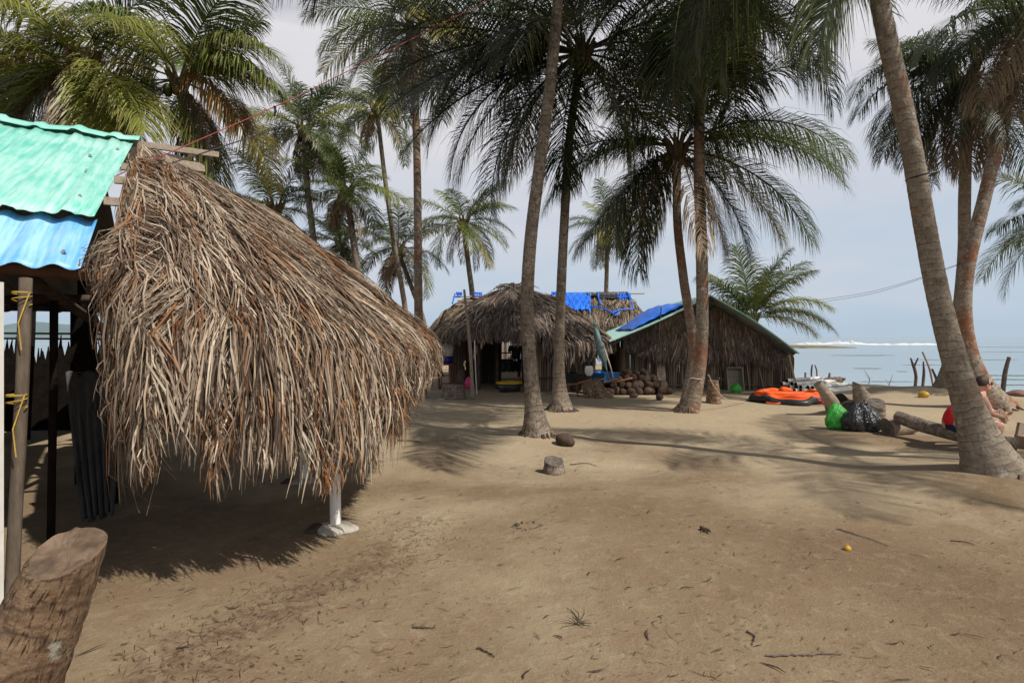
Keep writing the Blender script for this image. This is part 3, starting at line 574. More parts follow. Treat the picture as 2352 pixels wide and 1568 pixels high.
    C = cc[idx]*q.uniform(.5, 1.3, (n, 1)); C = np.repeat(C[:, None], K, 1)
    g = G(); g.strips(P, W, S, C); return g.build(name, M_straw, root)

# ------------------------------------------------------------------ near hut at the left: tin over the ridge, thatched round end
U = np.array([.883, .469, 0]); Vd = np.array([.469, -.883, 0]); T0 = np.array([-4.42, 6.66, 4.0])
hut = thing('thatched_hut', (-4.2, 6.6, 0), 'near open hut at left with green and blue tin over a ragged palm thatch end', 'hut', 'huts of the beach camp')
def tab_near():
    r = []
    px = [((304, 332, 6.2), (258, 560, 4.1), (310, 730, 4.0)), ((314, 334, 6.35), (300, 660, 3.85), (312, 1030, 3.75)), ((330, 336, 6.45), (345, 690, 3.7), (328, 1120, 3.55)), ((350, 340, 6.6), (405, 750, 3.65), (396, 1090, 3.5)), ((374, 350, 6.7), (520, 795, 3.72), (520, 1100, 3.55)),
          ((396, 364, 6.8), (680, 815, 3.95), (690, 1115, 3.8)), ((415, 384, 6.9), (830, 830, 4.4), (842, 1065, 4.28)), ((432, 394, 7.0), (925, 832, 5.1), (920, 930, 5.05)), ((448, 402, 7.05), (975, 803, 6.0), (978, 850, 6.0))]
    for a, e, f in px: r.append((at(*a), at(*e), at(*f)))
    B = at(450, 405, 7.1)
    r += [(B+[0, .05, 0], np.array([-1.25, 7.5, 1.45]), np.array([-1.2, 7.55, 1.1])), (B+[-.1, .15, 0], np.array([-2.3, 9.4, 1.6]), np.array([-2.25, 9.5, 1.2])),
          (B+[-.4, .1, .02], np.array([-4.0, 10.3, 1.85]), np.array([-4.0, 10.4, 1.5])), (T0+[-.1, .1, -.15], np.array([-5.7, 9.8, 2.0]), np.array([-5.7, 9.9, 1.7]))]
    return r
TB = tab_near()
thatch(TB, 640, 48, .98, .0052, PAL_HERO, hut, 51, bulge=.06, lift=(.0, .12), spread=.13, yaw=.13, curt=190, s1=8.6, tpow=.55, clen=.55, jit=.045, bunch=13, over=1.08, bias=.25)
thatch(TB, 90, 26, .8, .014, PAL_GREY, hut, 52, bulge=-.04, curt=30, s0=8.5, under=False, name='rear_thatch')
M_zinc = pm('dull_zinc', (.12, .115, .11), (.24, .23, .22), 2, .6, .1, (4, .5, 1))
def tin(a0, a1, k0, k1, h0, h1, name, mat, amp, per, shape, dz=0.0):
    na, nk = int((a1-a0)/.02), 10; a = np.linspace(a0, a1, na); k = np.linspace(k0, k1, nk); Am, Km = np.meshgrid(a, k, indexing='ij')
    ph = (Am/per) % 1
    wv = amp*np.sin(2*np.pi*ph) if shape == 'sine' else amp*np.clip((.16-np.abs(ph-.5))/.07, 0, 1)+.25*amp*np.sin(2*np.pi*ph*3)
    h = h0+(h1-h0)*(Km-k0)/(k1-k0)+wv+dz
    P = T0*[1, 1, 0]+Am[..., None]*U+Km[..., None]*Vd; P[..., 2] = h
    g = G(); g.grid(P); g.T[-1] = np.stack([Am, Km, 0*Am], -1).reshape(-1, 3); o = g.build(name, mat, hut, smooth=True); solid(o, .004); return o
M_gtin = tinmat('green_painted_tin', (.11, .48, .38), (.42, .68, .60), (2, .25, .5)); M_btin = tinmat('blue_painted_tin', (.09, .34, .70), (.32, .57, .80), (2, .25, .5))
hutgreen = tin(-6.5, 0, .02, 2.62, 3.93, 2.57, 'tin_sheet', M_gtin, .026, .34, 'rib'); tag(hutgreen, 'faded sea green tin sheet over the front slope')
hutblue = tin(-6.5, .0, 2.48, 3.14, 2.57, 2.12, 'tin_sheet', M_btin, .018, .20, 'sine'); tag(hutblue, 'blue corrugated tin sheet below the green one')
tag(tin(-6.5, -.35, -3.2, -.02, 2.05, 3.90, 'tin_sheet', M_zinc, .03, .31, 'sine'), 'tin sheet on the rear slope')
g = G(); a = np.linspace(-6.5, .06, 200); pr = np.array([(-.14, -.045), (-.05, .02), (.0, .045), (.06, .02), (.16, -.05)])
P = np.stack([T0+a[:, None]*U+k*Vd+np.stack([0*a, 0*a, hh-.045+.025*np.clip((.16-np.abs(((a+k*.2)/.34) % 1-.5))/.07, 0, 1)+.012*np.sin(a*9)], -1) for k, hh in pr], 1)
g.grid(P); solid(g.build('ridge_cap', M_gtin, hut, smooth=True), .004)
g0 = G()
for k, h in ((.35, 3.83), (1.1, 3.43), (1.9, 3.02), (2.5, 2.66)):
    for aa in (-.06, -.45): pass
for (k, h, ln, nm) in ((.03, 3.88, .88, 0), (.72, 3.53, .42, 0), (1.22, 3.30, .50, 0), (1.72, 3.05, .60, 0), (2.28, 2.74, .12, 0)):
    g = G(); p = T0*[1, 1, 0]+k*Vd+[0, 0, h]; g.beam(p+U*.015+[0, 0, .02], p+U*ln+[0, 0, .02], .045, .065); g.build('batten', M_timber_pale, hut)
g = G(); g.beam(at(360, 356, 6.75), at(430, 372, 6.95), .04, .09); g.build('batten', M_timber_pale, hut)
g = G(); g.beam(at(372, 372, 6.7), at(468, 386, 7.05), .06, .10); g.build('batten', M_timber_pale, hut)
M_steel = pm('steel', (.4, .4, .4), (.6, .6, .6), 20, .35, 0, metal=.9)
for (a, k) in ((-.10, .55), (-.28, .95), (-.22, 1.5), (-.15, 2.25), (-.12, 3.0), (-.9, 1.5), (-1.0, 2.3), (-.55, 3.02)):
    h = (3.93-.519*k if k < 2.62 else 2.57-(k-2.48)*.68)+.02; p = T0*[1, 1, 0]+a*U+k*Vd+[0, 0, h]
    g = G(); g.lathe(p, [(.0, .020), (.010, .018), (.010, .006), (.017, .004), (.017, -.01)], 8); g.build('roofing_screw', M_steel, hut)
M_redbeam = pm('reddish_beam', (.06, .028, .016), (.13, .065, .04), 6, .85, .4)
M_postwood = pm('old_post_wood', (.06, .045, .033), (.13, .10, .072), 5, .85, .5, (4, 4, 1))
# posts and beams
def post(parent, p0, p1, r, mat, n=14, name='post', rough=.0):
    g = G(); P = bez([np.array(p0), (np.array(p0)+np.array(p1))/2+np.array([rough, -rough, 0]), np.array(p1)], 16); g.tube(P, [r]*16, n, rf=lambda al, th: 1+.06*np.sin(3*th+al*4)*(rough > 0)); return g.build(name, mat, parent, smooth=True)
for (X, Y, top) in ((771, 1215, 1.55), (698, 1108, 1.9)):
    p = on(X, Y); o = post(hut, p+[0, 0, -.05], p+[-.03, .03, top], .047, M_white)
    g = G(); g.blob(p+[0, 0, .0], (.17, .15, .055), 3, .12, 3); g.build('footing', M_concrete, o)
    g = G(); g.blob(p+[-.14, -.04, .0], (.10, .09, .05), 3, .25, 8); g.build('footing', M_darkwood, o)
p = on(24, 1392); post(hut, p+[0, 0, -.05], at(60, 640, 3.75), .036, M_postwood, rough=.03)
for (X, Y, Xt, Yt, r) in ((116, 1245, 124, 690, .028), (180, 1110, 188, 640, .04), (262, 1150, 262, 690, .035), (330, 1010, 335, 700, .05), (60, 1010, 75, 690, .05)):
    p = on(X, Y); post(hut, p+[0, 0, -.05], at(Xt, Yt, p[1]), r, M_shadewood, rough=.02)
for a, b_, r, mt in ((at(-200, 602, 3.62), at(250, 630, 4.08), .075, M_redbeam), (at(-150, 705, 8.2), at(330, 715, 9.2), .06, M_darkwood), (at(70, 640, 4.3), at(280, 790, 7.0), .05, M_darkwood), (at(-60, 690, 5.2), at(300, 690, 6.2), .05, M_darkwood)):
    g = G(); g.tube(bez([a, (a+b_)/2+[0, 0, .02], b_], 12), .9*r, 10); g.build('beam', mt, hut, smooth=True)
g = G(); p = at(192, 775, 6.1); g.box(p-[0, 0, .1], (.26, .04, 1.0)); g.build('board', M_shadewood, hut)
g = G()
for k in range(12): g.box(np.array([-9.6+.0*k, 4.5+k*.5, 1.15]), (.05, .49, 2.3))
g.build('side_light_blocker', M_shadewood, hut)  # unseen panels added past the left edge to keep the interior dark
g = G()
for k in range(14): g.box(np.array([-3.75, 3.35, 1.05])-U*(k+.5)*.5, (.5, .05, 2.1), np.array(Matrix.Rotation(R(28), 3, 'Z')))
g.build('front_light_blocker', M_darkwood, hut)  # unseen wall added left of the view to block light into the hut
# ties and things inside the near hut
for i, (X, Y, d, rr) in enumerate(((38, 926, 3.58, .05), (50, 690, 3.70, .05))):
    c = at(X, Y, d); th = np.linspace(0, 6*np.pi, 60); P = np.stack([c[0]+rr*np.cos(th), c[1]+rr*np.sin(th), c[2]+.03*np.sin(th*.17)+(.0045*th)-.03], -1)
    P = np.vstack([P, c+[.05, -.085, -.15], c+[.07, -.085, -.32]]); g = G(); g.tube(P, .0038, 5)
    tag(g.build('rope', M_rope_y, loc=None), ('yellow rope tied round the leaning hut post at waist height', 'yellow rope wound round the leaning hut post near the eave')[i], 'rope')
g = G(); p = on(-7, 1400); g.box(p+[0, 0, .98], (.055, .03, 2.0)); tag(g.build('white_board', M_white), 'narrow white upright board at the left edge beside the hut post', 'board')
q = np.random.default_rng(5)
a = np.linspace(0, 1, 40); zz = np.linspace(0, 1, 30); Am, Zm = np.meshgrid(a, zz, indexing='ij'); pa, pb = on(150, 1205), on(262, 1185)
P = pa+(pb-pa)*Am[..., None]; P[..., 2] = 1.33-1.30*Zm+.02*np.sin(Am*17); P += np.array([.2, -.9, 0])*(.035*np.sin(Am*34+2*np.sin(Zm*3))*(0.3+Zm))[..., None]
P[..., 0] += .16*(1-Am)*Zm
g = G(); g.grid(P); tag(solid(g.build('plastic_sheet', M_greybag, smooth=True), .004), 'grey plastic sheet hanging from a line inside the dark near hut', 'plastic sheet')
g = G(); g.tube([pa+[0, 0, 1.335], (pa+pb)/2+[0, 0, 1.325], pb+[0, 0, 1.335]], .006, 5); tag(g.build('washing_line', M_darkwood), 'thin dark line carrying the grey plastic sheet', 'line')
fence = thing('stick_fence', (-8, 9.9, 0), 'dark fence of pointed sticks and palm leaves seen through the near hut', 'fence')
g = G(); xs = np.arange(-13, -5.7, .055)
for i, x in enumerate(xs):
    q = np.random.default_rng(i); h = 1.36+.22*q.random()**2+.05*math.sin(x*7); wd = q.uniform(.022, .04)
    g.add([[x-wd, 9.9, -.05], [x+wd, 9.9, -.05], [x+wd*.9, 9.93, h-.18], [x-wd*.9, 9.93, h-.18], [x+q.normal(0, .02), 9.92, h+.06]], [[0, 1, 2, 3]], [[3, 2, 4]])
solid(g.build('pickets', M_shadewood, fence), .02)
for z in (1.70, 1.61): 
    g = G(); g.tube([(-13, 9.85, z), (-9, 9.86, z+.01), (-5.6, 9.85, z-.01)], .018, 7); g.build('rail', M_shadewood, fence)

# ------------------------------------------------------------------ cookhouse (middle hut)
def slats(g, p0, p1, h0, h1, wd, seed, cols=((.30, .22, .15), (.38, .30, .21), (.20, .14, .095), (.15, .11, .08)), gap=.012, base=-.03):
    q = np.random.default_rng(seed); p0 = np.array(p0, float); p1 = np.array(p1, float); L = np.linalg.norm(p1-p0); n = int(L/wd); d = (p1-p0)/L
    for i in range(n):
        c = p0+d*(i+.5)*L/n; hh = (h0+(h1-h0)*(i+.5)/n)*q.uniform(.97, 1.02); ww = L/n-gap*q.random(); col = np.array(cols[q.integers(len(cols))])*q.uniform(.8, 1.15)
        lean = q.normal(0, .012)
        g.tube([c+[0, 0, base], c+d*lean*hh*.5+[0, 0, hh*.5], c+d*lean*hh+[0, 0, hh]], [ww*.52, ww*.5, ww*.46], 6, C=col)
cook = thing('thatched_hut', (.3, 19, 0), 'dark grey thatched cookhouse in the middle with an open shaded front', 'hut', 'huts of the beach camp')
def P3(X, Y, d): return at(X, Y, d)
RF = at(1178, 656, 18.6); RB = np.array([.9, 22.8, 3.45])
tabc = [(RB, (-1.6, 23.2, 1.5), (-1.7, 23.3, 1.25)), (RB*.5+RF*.5, (-2.35, 20.2, 1.5), (-2.45, 20.2, 1.28)), (RF+[-.05, .05, 0], at(1000, 765, 17.4), at(990, 792, 17.3)), (RF+[-.03, -.05, 0], at(1060, 768, 16.9), at(1058, 792, 16.85)),
        (RF+[0, -.08, 0], at(1140, 768, 16.6), at(1140, 788, 16.55)), (RF+[.05, -.08, 0], at(1215, 774, 16.4), at(1215, 798, 16.35)), (RF+[.12, -.05, 0], at(1290, 798, 16.2), at(1290, 850, 16.15)), (RF+[.2, .0, 0], at(1372, 798, 16.4), at(1378, 840, 16.4)),
        (RF+[.3, .3, .02], at(1402, 790, 17.4), at(1406, 818, 17.4)), (RB*.5+RF*.5, (3.4, 20.4, 1.45), (3.45, 20.4, 1.2)), (RB, (3.7, 23.4, 1.5), (3.8, 23.5, 1.25))]
tabc = [tuple(np.array(x, float) for x in r) for r in tabc]
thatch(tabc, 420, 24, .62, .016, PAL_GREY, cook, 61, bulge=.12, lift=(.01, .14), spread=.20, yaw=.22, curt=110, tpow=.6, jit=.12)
thatch(tabc, 110, 20, .6, .016, PAL_TAN, cook, 62, bulge=.12, lift=(.08, .17), spread=.2, yaw=.15, s0=7.6, under=False, name='sun_tinted_thatch')  # tan straw paints sunlight onto the right slope
thatch(tabc, 40, 20, .6, .016, PAL_TAN, cook, 63, bulge=.12, lift=(.08, .17), spread=.2, yaw=.15, s0=0, s1=2, under=False, name='sun_tinted_thatch')  # tan straw again, painted sunlight on the left slope
g = G()
q = np.random.default_rng(3)
for i in range(26):
    a = RF+[q.normal(0, .12), q.normal(0, .2), .05]; e = a+[q.normal(0, .45), q.normal(-.1, .3), -q.uniform(.1, .5)]
    g.tube([a, (a+e)/2+[0, 0, .10], e], [.014, .012, .005], 4, C=np.array((.13, .10, .08))*q.uniform(.6, 1.4))
g.tube([at(1150, 672, 18.3), at(1215, 650, 18.5)], [.02, .015], 5, C=(.14, .1, .08)); g.tube([at(1140, 660, 18.3), at(1160, 655, 18.5)], [.02, .02], 5, C=(.1, .08, .06))
g.build('ridge_straw', M_straw, cook)
g = G(); slats(g, at(1232, 0, 17.3)*[1, 1, 0], at(1345, 0, 17.2)*[1, 1, 0], 1.45, 1.4, .075, 1)
g.tube([at(1232, 868, 17.2), at(1345, 866, 17.1)], .025, 6, C=(.08, .06, .045)); g.build('wall', M_bamboo, cook)
g = G(); slats(g, (2.5, 17.3, 0), (3.3, 22.8, 0), 1.5, 1.5, .08, 2); g.build('wall', M_bamboo, cook)
g = G(); slats(g, (-2.0, 18.2, 0), (-1.2, 22.8, 0), 1.6, 1.6, .09, 3, gap=0); g.build('wall', M_bamboo, cook)
g = G(); slats(g, (-1.2, 22.8, 0), (-.62, 22.8, 0), 1.9, 1.9, .09, 4, gap=0); g.build('wall', M_bamboo, cook); g = G(); slats(g, (.42, 22.8, 0), (3.3, 22.8, 0), 1.9, 1.9, .09, 5, gap=0); g.build('wall', M_bamboo, cook)
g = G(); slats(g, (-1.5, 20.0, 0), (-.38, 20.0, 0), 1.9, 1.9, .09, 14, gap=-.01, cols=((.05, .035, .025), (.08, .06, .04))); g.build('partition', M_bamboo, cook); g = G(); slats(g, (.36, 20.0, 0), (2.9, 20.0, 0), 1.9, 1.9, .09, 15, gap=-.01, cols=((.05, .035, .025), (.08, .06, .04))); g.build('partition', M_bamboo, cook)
for X, Yt, d in ((1100, 740, 17.6), (1142, 760, 18), (1238, 770, 17.4), (1010, 770, 18)):
    p = at(X, 0, d)*[1, 1, 0]; post(cook, p+[0, 0, -.05], p+[0, 0, 2.0], .05, M_darkwood)
g = G()
for z in (.62, .98): g.tube([(-.7, 23.4, z), (.5, 23.4, z)], .03, 6)
g.build('back_rail', M_darkwood, cook)

# ------------------------------------------------------------------ rear hut under blue tarpaulin
rear = thing('thatched_hut', (2.5, 26, 0), 'tan thatched hut at the back, patched with blue tarpaulin along the ridge', 'hut', 'huts of the beach camp')
d3 = 25.0
RA, RBb = at(1068, 684, d3), at(1440, 676, d3)
def Pm(f): return RA+(RBb-RA)*f
tabr = [(RA, at(985, 762, d3), at(980, 785, d3)), (RA, at(1030, 772, d3-2.2), at(1028, 790, d3-2.2)), (Pm(.33), at(1150, 760, d3-2.4), at(1150, 776, d3-2.4)), (Pm(.66), at(1300, 752, d3-2.4), at(1300, 770, d3-2.4)), (RBb, at(1430, 748, d3-2.4), at(1432, 766, d3-2.4)), (RBb+[.02, 0, 0], at(1482, 735, d3-.6), at(1490, 752, d3-.6)), (RBb+[.02, .1, 0], (6.3, 27.2, 2.0), (6.4, 27.2, 1.8)), (Pm(.5), (2, 27.6, 2), (2, 27.7, 1.8))]
tabr = [tuple(np.array(x, float) for x in r) for r in tabr]
thatch(tabr, 330, 22, .55, .018, PAL_TAN, rear, 71, bulge=.22, lift=(.01, .10), spread=.2, yaw=.12, curt=60, tpow=.7)
for f in (0, .33, .66, 1):
    p = Pm(f)*[1, 1, 0]; 
    for dy in (-1.7, 1.9): post(rear, p+[0, dy, -.05], p+[0, dy, 2.35], .06, M_darkwood)
g = G(); slats(g, (-1.6, 26.8, 0), (2.2, 26.8, 0), 2.0, 2.0, .1, 9, gap=0); g.build('wall', M_bamboo, rear)
g = G()
for (a, b_) in ((at(1040, 682, d3-.15), at(1480, 674, d3-.2)), (at(1050, 690, d3-.6), at(1130, 694, d3-.65)), (at(1285, 692, d3-.7), at(1462, 693, d3-.72)), (at(1046, 700, d3-.7), at(1125, 702, d3-.75))):
    g.tube(bez([a, (a+b_)/2+[0, 0, .02], b_], 8), .03, 7)
for i in range(14):
    a = at(1442+i*.8, 690+i*3.0, d3-.5); g.tube([a, a+[.33, -.1, .03]], .012, 4)
g.build('poles', M_stick_pale, rear)
def slope_pt(X, f):                               # point on the rear hut's front slope, f down from the ridge
    a = at(X, 680, d3); e = at(X, 752, d3-2.4); p = a+(e-a)*f; p[2] += .22*math.sin(math.pi*f)*.6+.14; p[1] -= .1; return p
def slope_sheet(X0, X1, f0, f1, wob, seed, nx=24, ny=16, rag=.06):
    q = np.random.default_rng(seed); P = np.zeros((nx, ny, 3)); r = q.normal(0, rag, nx)
    for i in range(nx):
        for j in range(ny):
            f = f0+(f1+r[i]-f0)*j/(ny-1); p = slope_pt(X0+(X1-X0)*i/(nx-1), f); p[2] += wob*math.sin(i*1.1+seed)*math.sin(j*.8)+.5*wob*math.sin(i*2.3+j); P[i, j] = p
    return P
for X0, X1, f0, f1, sd_ in ((1298, 1356, -.02, .66, 1), (1048, 1062, -.03, .14, 2), (1088, 1108, -.02, .12, 3), (1266, 1292, -.05, .12, 4), (1418, 1448, .0, .30, 5)):
    g = G(); g.grid(slope_sheet(X0, X1, f0, f1, .03, sd_)); solid(g.build('blue_tarpaulin', M_bluetarp, rear), .006)
for X0, X1, f0, f1, sd_ in ((1372, 1418, -.04, .27, 6), (1420, 1442, -.05, .13, 7), (1345, 1374, -.02, .14, 8)):
    g = G(); g.grid(slope_sheet(X0, X1, f0, f1, .035, sd_, rag=.012)); solid(g.build('black_tarpaulin', M_blacktarp, rear), .006)
g = G()
for pts in (((1372, .0), (1374, .3), (1380, .55)), ((1355, .58), (1380, .62), (1405, .75), (1420, .68), (1452, .66)), ((1440, .02), (1446, .3), (1454, .68)), ((1046, .1), (1043, .3), (1040, .5)), ((1405, .75), (1412, .82), (1420, .72), (1410, .70))):
    g = G(); g.tube(bez([slope_pt(*p)+[0, -.05, .03] for p in pts], 14), .035, 5); g.build('tarpaulin_tie', M_bluetarp, rear)

# ------------------------------------------------------------------ hut with green tin roof, right
tinhut = thing('thatched_hut', at(1625, 0, 18.5)*[1, 1, 0], 'bamboo walled hut at right with green tin roof and shaggy thatch gable', 'hut', 'huts of the beach camp')
PK, EL, ER = at(1632, 678, 17.0), at(1400, 784, 16.8), at(1836, 812, 17.0)
ridge_v = np.array([.25, 6.0, .06])
def roofpt(a, b_, f, r): return a+(b_-a)*f+ridge_v*r
M_mint = tinmat('mint_painted_tin', (.26, .52, .44), (.46, .66, .60), (2, .4, 2), None)
for A_, B_, sag, nm in ((PK, EL, -.06, 'tin_roof'), (PK, ER, .10, 'tin_roof')):
    nx, ny = 40, 60; P = np.zeros((nx, ny, 3))
    for i in range(nx):
        f = i/(nx-1)
        for j in range(ny): P[i, j] = roofpt(A_, B_, f, j/(ny-1))+[0, 0, sag*math.sin(math.pi*f)+.018*math.sin(j*1.6)]
    g = G(); g.grid(P); solid(g.build(nm, M_mint, tinhut), .035)
g = G(); nx, ny = 30, 20; P = np.zeros((nx, ny, 3))
for i in range(nx):
    f = .15+.62*i/(nx-1)
    for j in range(ny):
        r = .05+.6*j/(ny-1); P[i, j] = roofpt(PK, EL, f, r)+[0, 0, .05+.30*math.sin(math.pi*i/(nx-1))*math.sin(math.pi*min(1, j/(ny-1)*1.0+.02))**.6-.04*math.sin(math.pi*f)+.012*math.sin(i*1.3+j*.7)]
g.grid(P); solid(g.build('blue_tarpaulin', M_bluetarp, tinhut, smooth=True), .006)
g = G(); g.box(PK+[-.28, -.06, -.12], (.26, .16, .14)); g.build('ridge_beam_end', M_wood, tinhut)
g = G(); g.beam(PK+[0, .12, -.09], EL+[.1, .12, -.06], .06, .08); g.beam(PK+[0, .12, -.09], ER+[-.1, .12, -.02], .06, .08); g.build('rafters', M_darkwood, tinhut)
# gable thatch: hangs from the rafters down over the wall
def gab(X, Ye, Yf, lean=.3):
    xw = (X-CX)/FPX*17.6
    fL = (xw-PK[0])/(EL[0]-PK[0]); fR = (xw-PK[0])/(ER[0]-PK[0]); f = fL if xw < PK[0] else fR; b_ = EL if xw < PK[0] else ER
    a = PK+(b_-PK)*np.clip(f, 0, 1); a = np.array([xw, 17.75, a[2]-.10+.10*math.sin(math.pi*np.clip(f, 0, 1))*(0 if xw < PK[0] else 1)])
    return a, at(X, Ye, 17.6), at(X, Yf, 17.55)
tabg = [gab(X, Ye, Yf) for X, Ye, Yf in ((1432, 790, 800), (1470, 790, 815), (1530, 796, 850), (1590, 802, 842), (1650, 805, 850), (1710, 800, 830), (1760, 810, 850), (1800, 815, 850), (1822, 822, 850))]
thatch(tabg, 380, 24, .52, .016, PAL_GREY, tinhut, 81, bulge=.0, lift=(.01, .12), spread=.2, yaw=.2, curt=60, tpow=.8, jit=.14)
thatch(tabg, 60, 20, .5, .016, PAL_TAN, tinhut, 82, bulge=.0, lift=(.08, .15), spread=.2, yaw=.18, tpow=1.4, under=False, name='sun_tinted_thatch', s0=1.5, s1=7)  # lighter strips paint sunlight onto the gable thatch
WL, WR = at(1432, 0, 18.0)*[1, 1, 0], at(1822, 0, 18.0)*[1, 1, 0]
g = G(); slats(g, WL, WR, 1.35, 1.25, .07, 21, cols=((.24, .18, .125), (.30, .235, .165), (.17, .125, .09), (.12, .09, .065))); g.build('wall', M_bamboo, tinhut)
g = G(); slats(g, WR, WR+[.5, 5.4, 0], 1.2, 1.3, .08, 22); g.build('wall', M_bamboo, tinhut)
g = G(); slats(g, WL, WL+[.2, 5.4, 0], 1.3, 1.4, .08, 23); g.build('wall', M_bamboo, tinhut)
g = G(); slats(g, WL+[.2, 5.4, 0], WR+[.5, 5.4, 0], 2.0, 2.0, .08, 24); g.build('wall', M_bamboo, tinhut)
g = G()
g.tube([at(1500, 885, 17.9), at(1660, 884, 17.9), at(1790, 886, 17.9)], .022, 6, C=(.20, .15, .11)); g.build('wall_rail', M_bamboo, tinhut)
for X0, X1, s_ in ((1705, 1722, .02), (1738, 1744, .06)):
    a = at(X0+14, 0, 17.8)*[1, 1, 0]; g = G(); g.beam(a+[0, -.05, 0], at(X1-10, 812, 17.75), .12, .03, C=(.27, .21, .155)); g.build('plank', M_bamboo, tinhut)
g = G(); g.beam(at(1830, 895, 17.2), at(1812, 815, 17.1), .05, .05, C=(.33, .25, .16)); g.build('post', M_bamboo, tinhut)
g = G(); g.tube([at(1505, 860, 16.9), at(1519, 705, 16.95)], [.022, .02], 6); tag(g.build('pole', M_darkwood), 'thin dark pole leaning against the thatch gable of the tin roofed hut', 'pole')

# ------------------------------------------------------------------ cookhouse yard: objects
def lean_tube(name, pts, r, mat, label, cat, group=None, n=9):
    P = [np.array(p, float) for p in pts]; g = G(); K = 24; C = bez(P, K); rr = np.interp(np.linspace(0, 1, K), np.linspace(0, 1, len(np.atleast_1d(r))), np.atleast_1d(r)) if np.ndim(r) else r
    g.tube(C, rr, n, rf=lambda al, th: 1+.07*np.sin(2*th+al*5)); return tag(g.build(name, mat, smooth=True), label, cat, group)
lean_tube('pole', [on(1086, 916), at(1079, 790, 15.3), at(1066, 665, 15.5)], [.05, .045, .03], M_wood, 'tall grey pole standing before the open cookhouse front', 'pole')
lean_tube('pipe', [on(1094, 903)+[.03, -.12, 0.01], on(1095, 903)+[0, 0, .05], at(1092, 840, 16.3), at(1090, 782, 16.3)], .018, M_pvc, 'thin pale pipe standing right beside the tall grey pole', 'pipe')
def stub(name, X, Y, Xt, Yt, r0, r1, label, cut=(0, 0), bark=M_bark, sides=20, dtop=None, flare=.25, group='cut palm stumps in the yard', mid=None, peak=0.0, cutmat=None):
    p = on(X, Y); top = at(Xt, Yt, p[1] if dtop is None else dtop); root = thing(name, p, label, 'tree stump', group)
    pts = [p+[0, 0, -.1]]+([mid] if mid is not None else [])+[top]; K = 26; C = bez(pts, K); f = np.linspace(0, 1, K)
    rad = r0+(r1-r0)*f+flare*r0*np.exp(-f*6)
    g = G(); g.tube(C, rad, sides, cap=False, rf=lambda al, th: 1+.03*np.sin(3*th)+.025*np.sin(al*60)+.05*np.exp(-al/.2)*np.sin(8*th)); V = g.V[0].copy(); n1 = sides+1
    ring = V[-n1:]; dx = (ring-C[-1]); V[-n1:, 2] += dx[:, 0]*cut[0]+dx[:, 1]*cut[1]
    for k in range(2, 8): 
        ww = (1-k/8)**1.5; rk = V[-n1*k:-n1*(k-1)]; dk = rk-C[-k]; V[-n1*k:-n1*(k-1), 2] += (dk[:, 0]*cut[0]+dk[:, 1]*cut[1])*ww
    g.V[0] = V; ring = V[-n1:].copy(); g.build('bark', bark, root, smooth=True)
    gc = G(); cen = ring[:-1].mean(0)+[0, 0, peak]; q = np.random.default_rng(4); RN = [ring*(1-k)+cen*k+q.normal(0, .003, ring.shape)*np.array([.3, .3, 1.6])*(1-k)*(k > 0) for k in (0, .06, .3, .55, .8, .999)]
    for k in range(1, 6): RN[k][-1] = RN[k][0]
    RN[1][:, 2] += .006; gc.grid(np.stack(RN, 0)); gc.build('cut_face', cutmat or M_cut, root)
    return root
M_cut = pm('cut_wood', (.05, .033, .023), (.125, .082, .053), 9, .9, .8, (1, 1, 1), c3=(.20, .14, .095))
M_cutgrey = pm('weathered_cut_wood', (.05, .04, .033), (.12, .10, .08), 14, .95, .9, c3=(.20, .165, .13))
stub('stump', -52, 1714, 155, 1266, .175, .143, 'sawn palm stump leaning at the lower left corner, largest and nearest of all', cut=(.30, .55), bark=M_bark_stub, sides=40, dtop=2.42, flare=.3)
stub('stump', 1273, 1083, 1272, 1058, .155, .115, 'small squat ringed stump alone on the open sand', cut=(-.1, .3), bark=M_bark, sides=24, flare=.12, cutmat=M_cutgrey)
stub('stump', 1372, 912, 1356, 873, .40, .22, 'broad brown stump carrying the hand grinder', bark=M_bark_stub, flare=.25, cutmat=M_cutgrey)
stub('stump', 1985, 956, 1972, 885, .27, .11, 'pointed grey stump standing behind the black bag', cut=(-1.0, 0), bark=M_bark_big, flare=.12, mid=at(1983, 925, gd(956)))
stub('stump', 2016, 966, 2014, 925, .145, .15, 'flat topped stump with splintered rim, touching the black bag', cutmat=M_cutgrey, cut=(.15, .5), bark=M_bark_big, flare=.05)
stub('stump', 1640, 926, 1638, 874, .19, .13, 'dark ringed stump just behind the crossing pair of palms', cutmat=M_cutgrey, bark=M_bark_stub, flare=.2)
# stump cut as a seat
p = on(1042, 914); root = thing('carved_stump', p, 'stump carved into a seat with upright back, left of the grey pole', 'tree stump', 'cut palm stumps in the yard')
g = G(); g.tube(bez([p+[0, 0, -.08], p+[0, 0, .15], p+[0, 0, .36]], 14), np.linspace(.36, .27, 14), 20, rf=lambda al, th: 1+.04*np.sin(4*th)); g.build('seat', M_bark, root)
g = G(); g.add([p+v for v in ([-.02, .12, .3], [.30, .06, .3], [.30, .24, .3], [.0, .28, .3], [.12, .14, .74], [.22, .12, .74], [.24, .22, .74], [.12, .24, .74])], [[0,3,2,1],[4,5,6,7],[0,1,5,4],[1,2,6,5],[2,3,7,6],[3,0,4,7]]); o = g.build('backrest', M_darkwood, root)
bv = o.modifiers.new('bevel', 'BEVEL'); bv.width = .03; bv.segments = 2
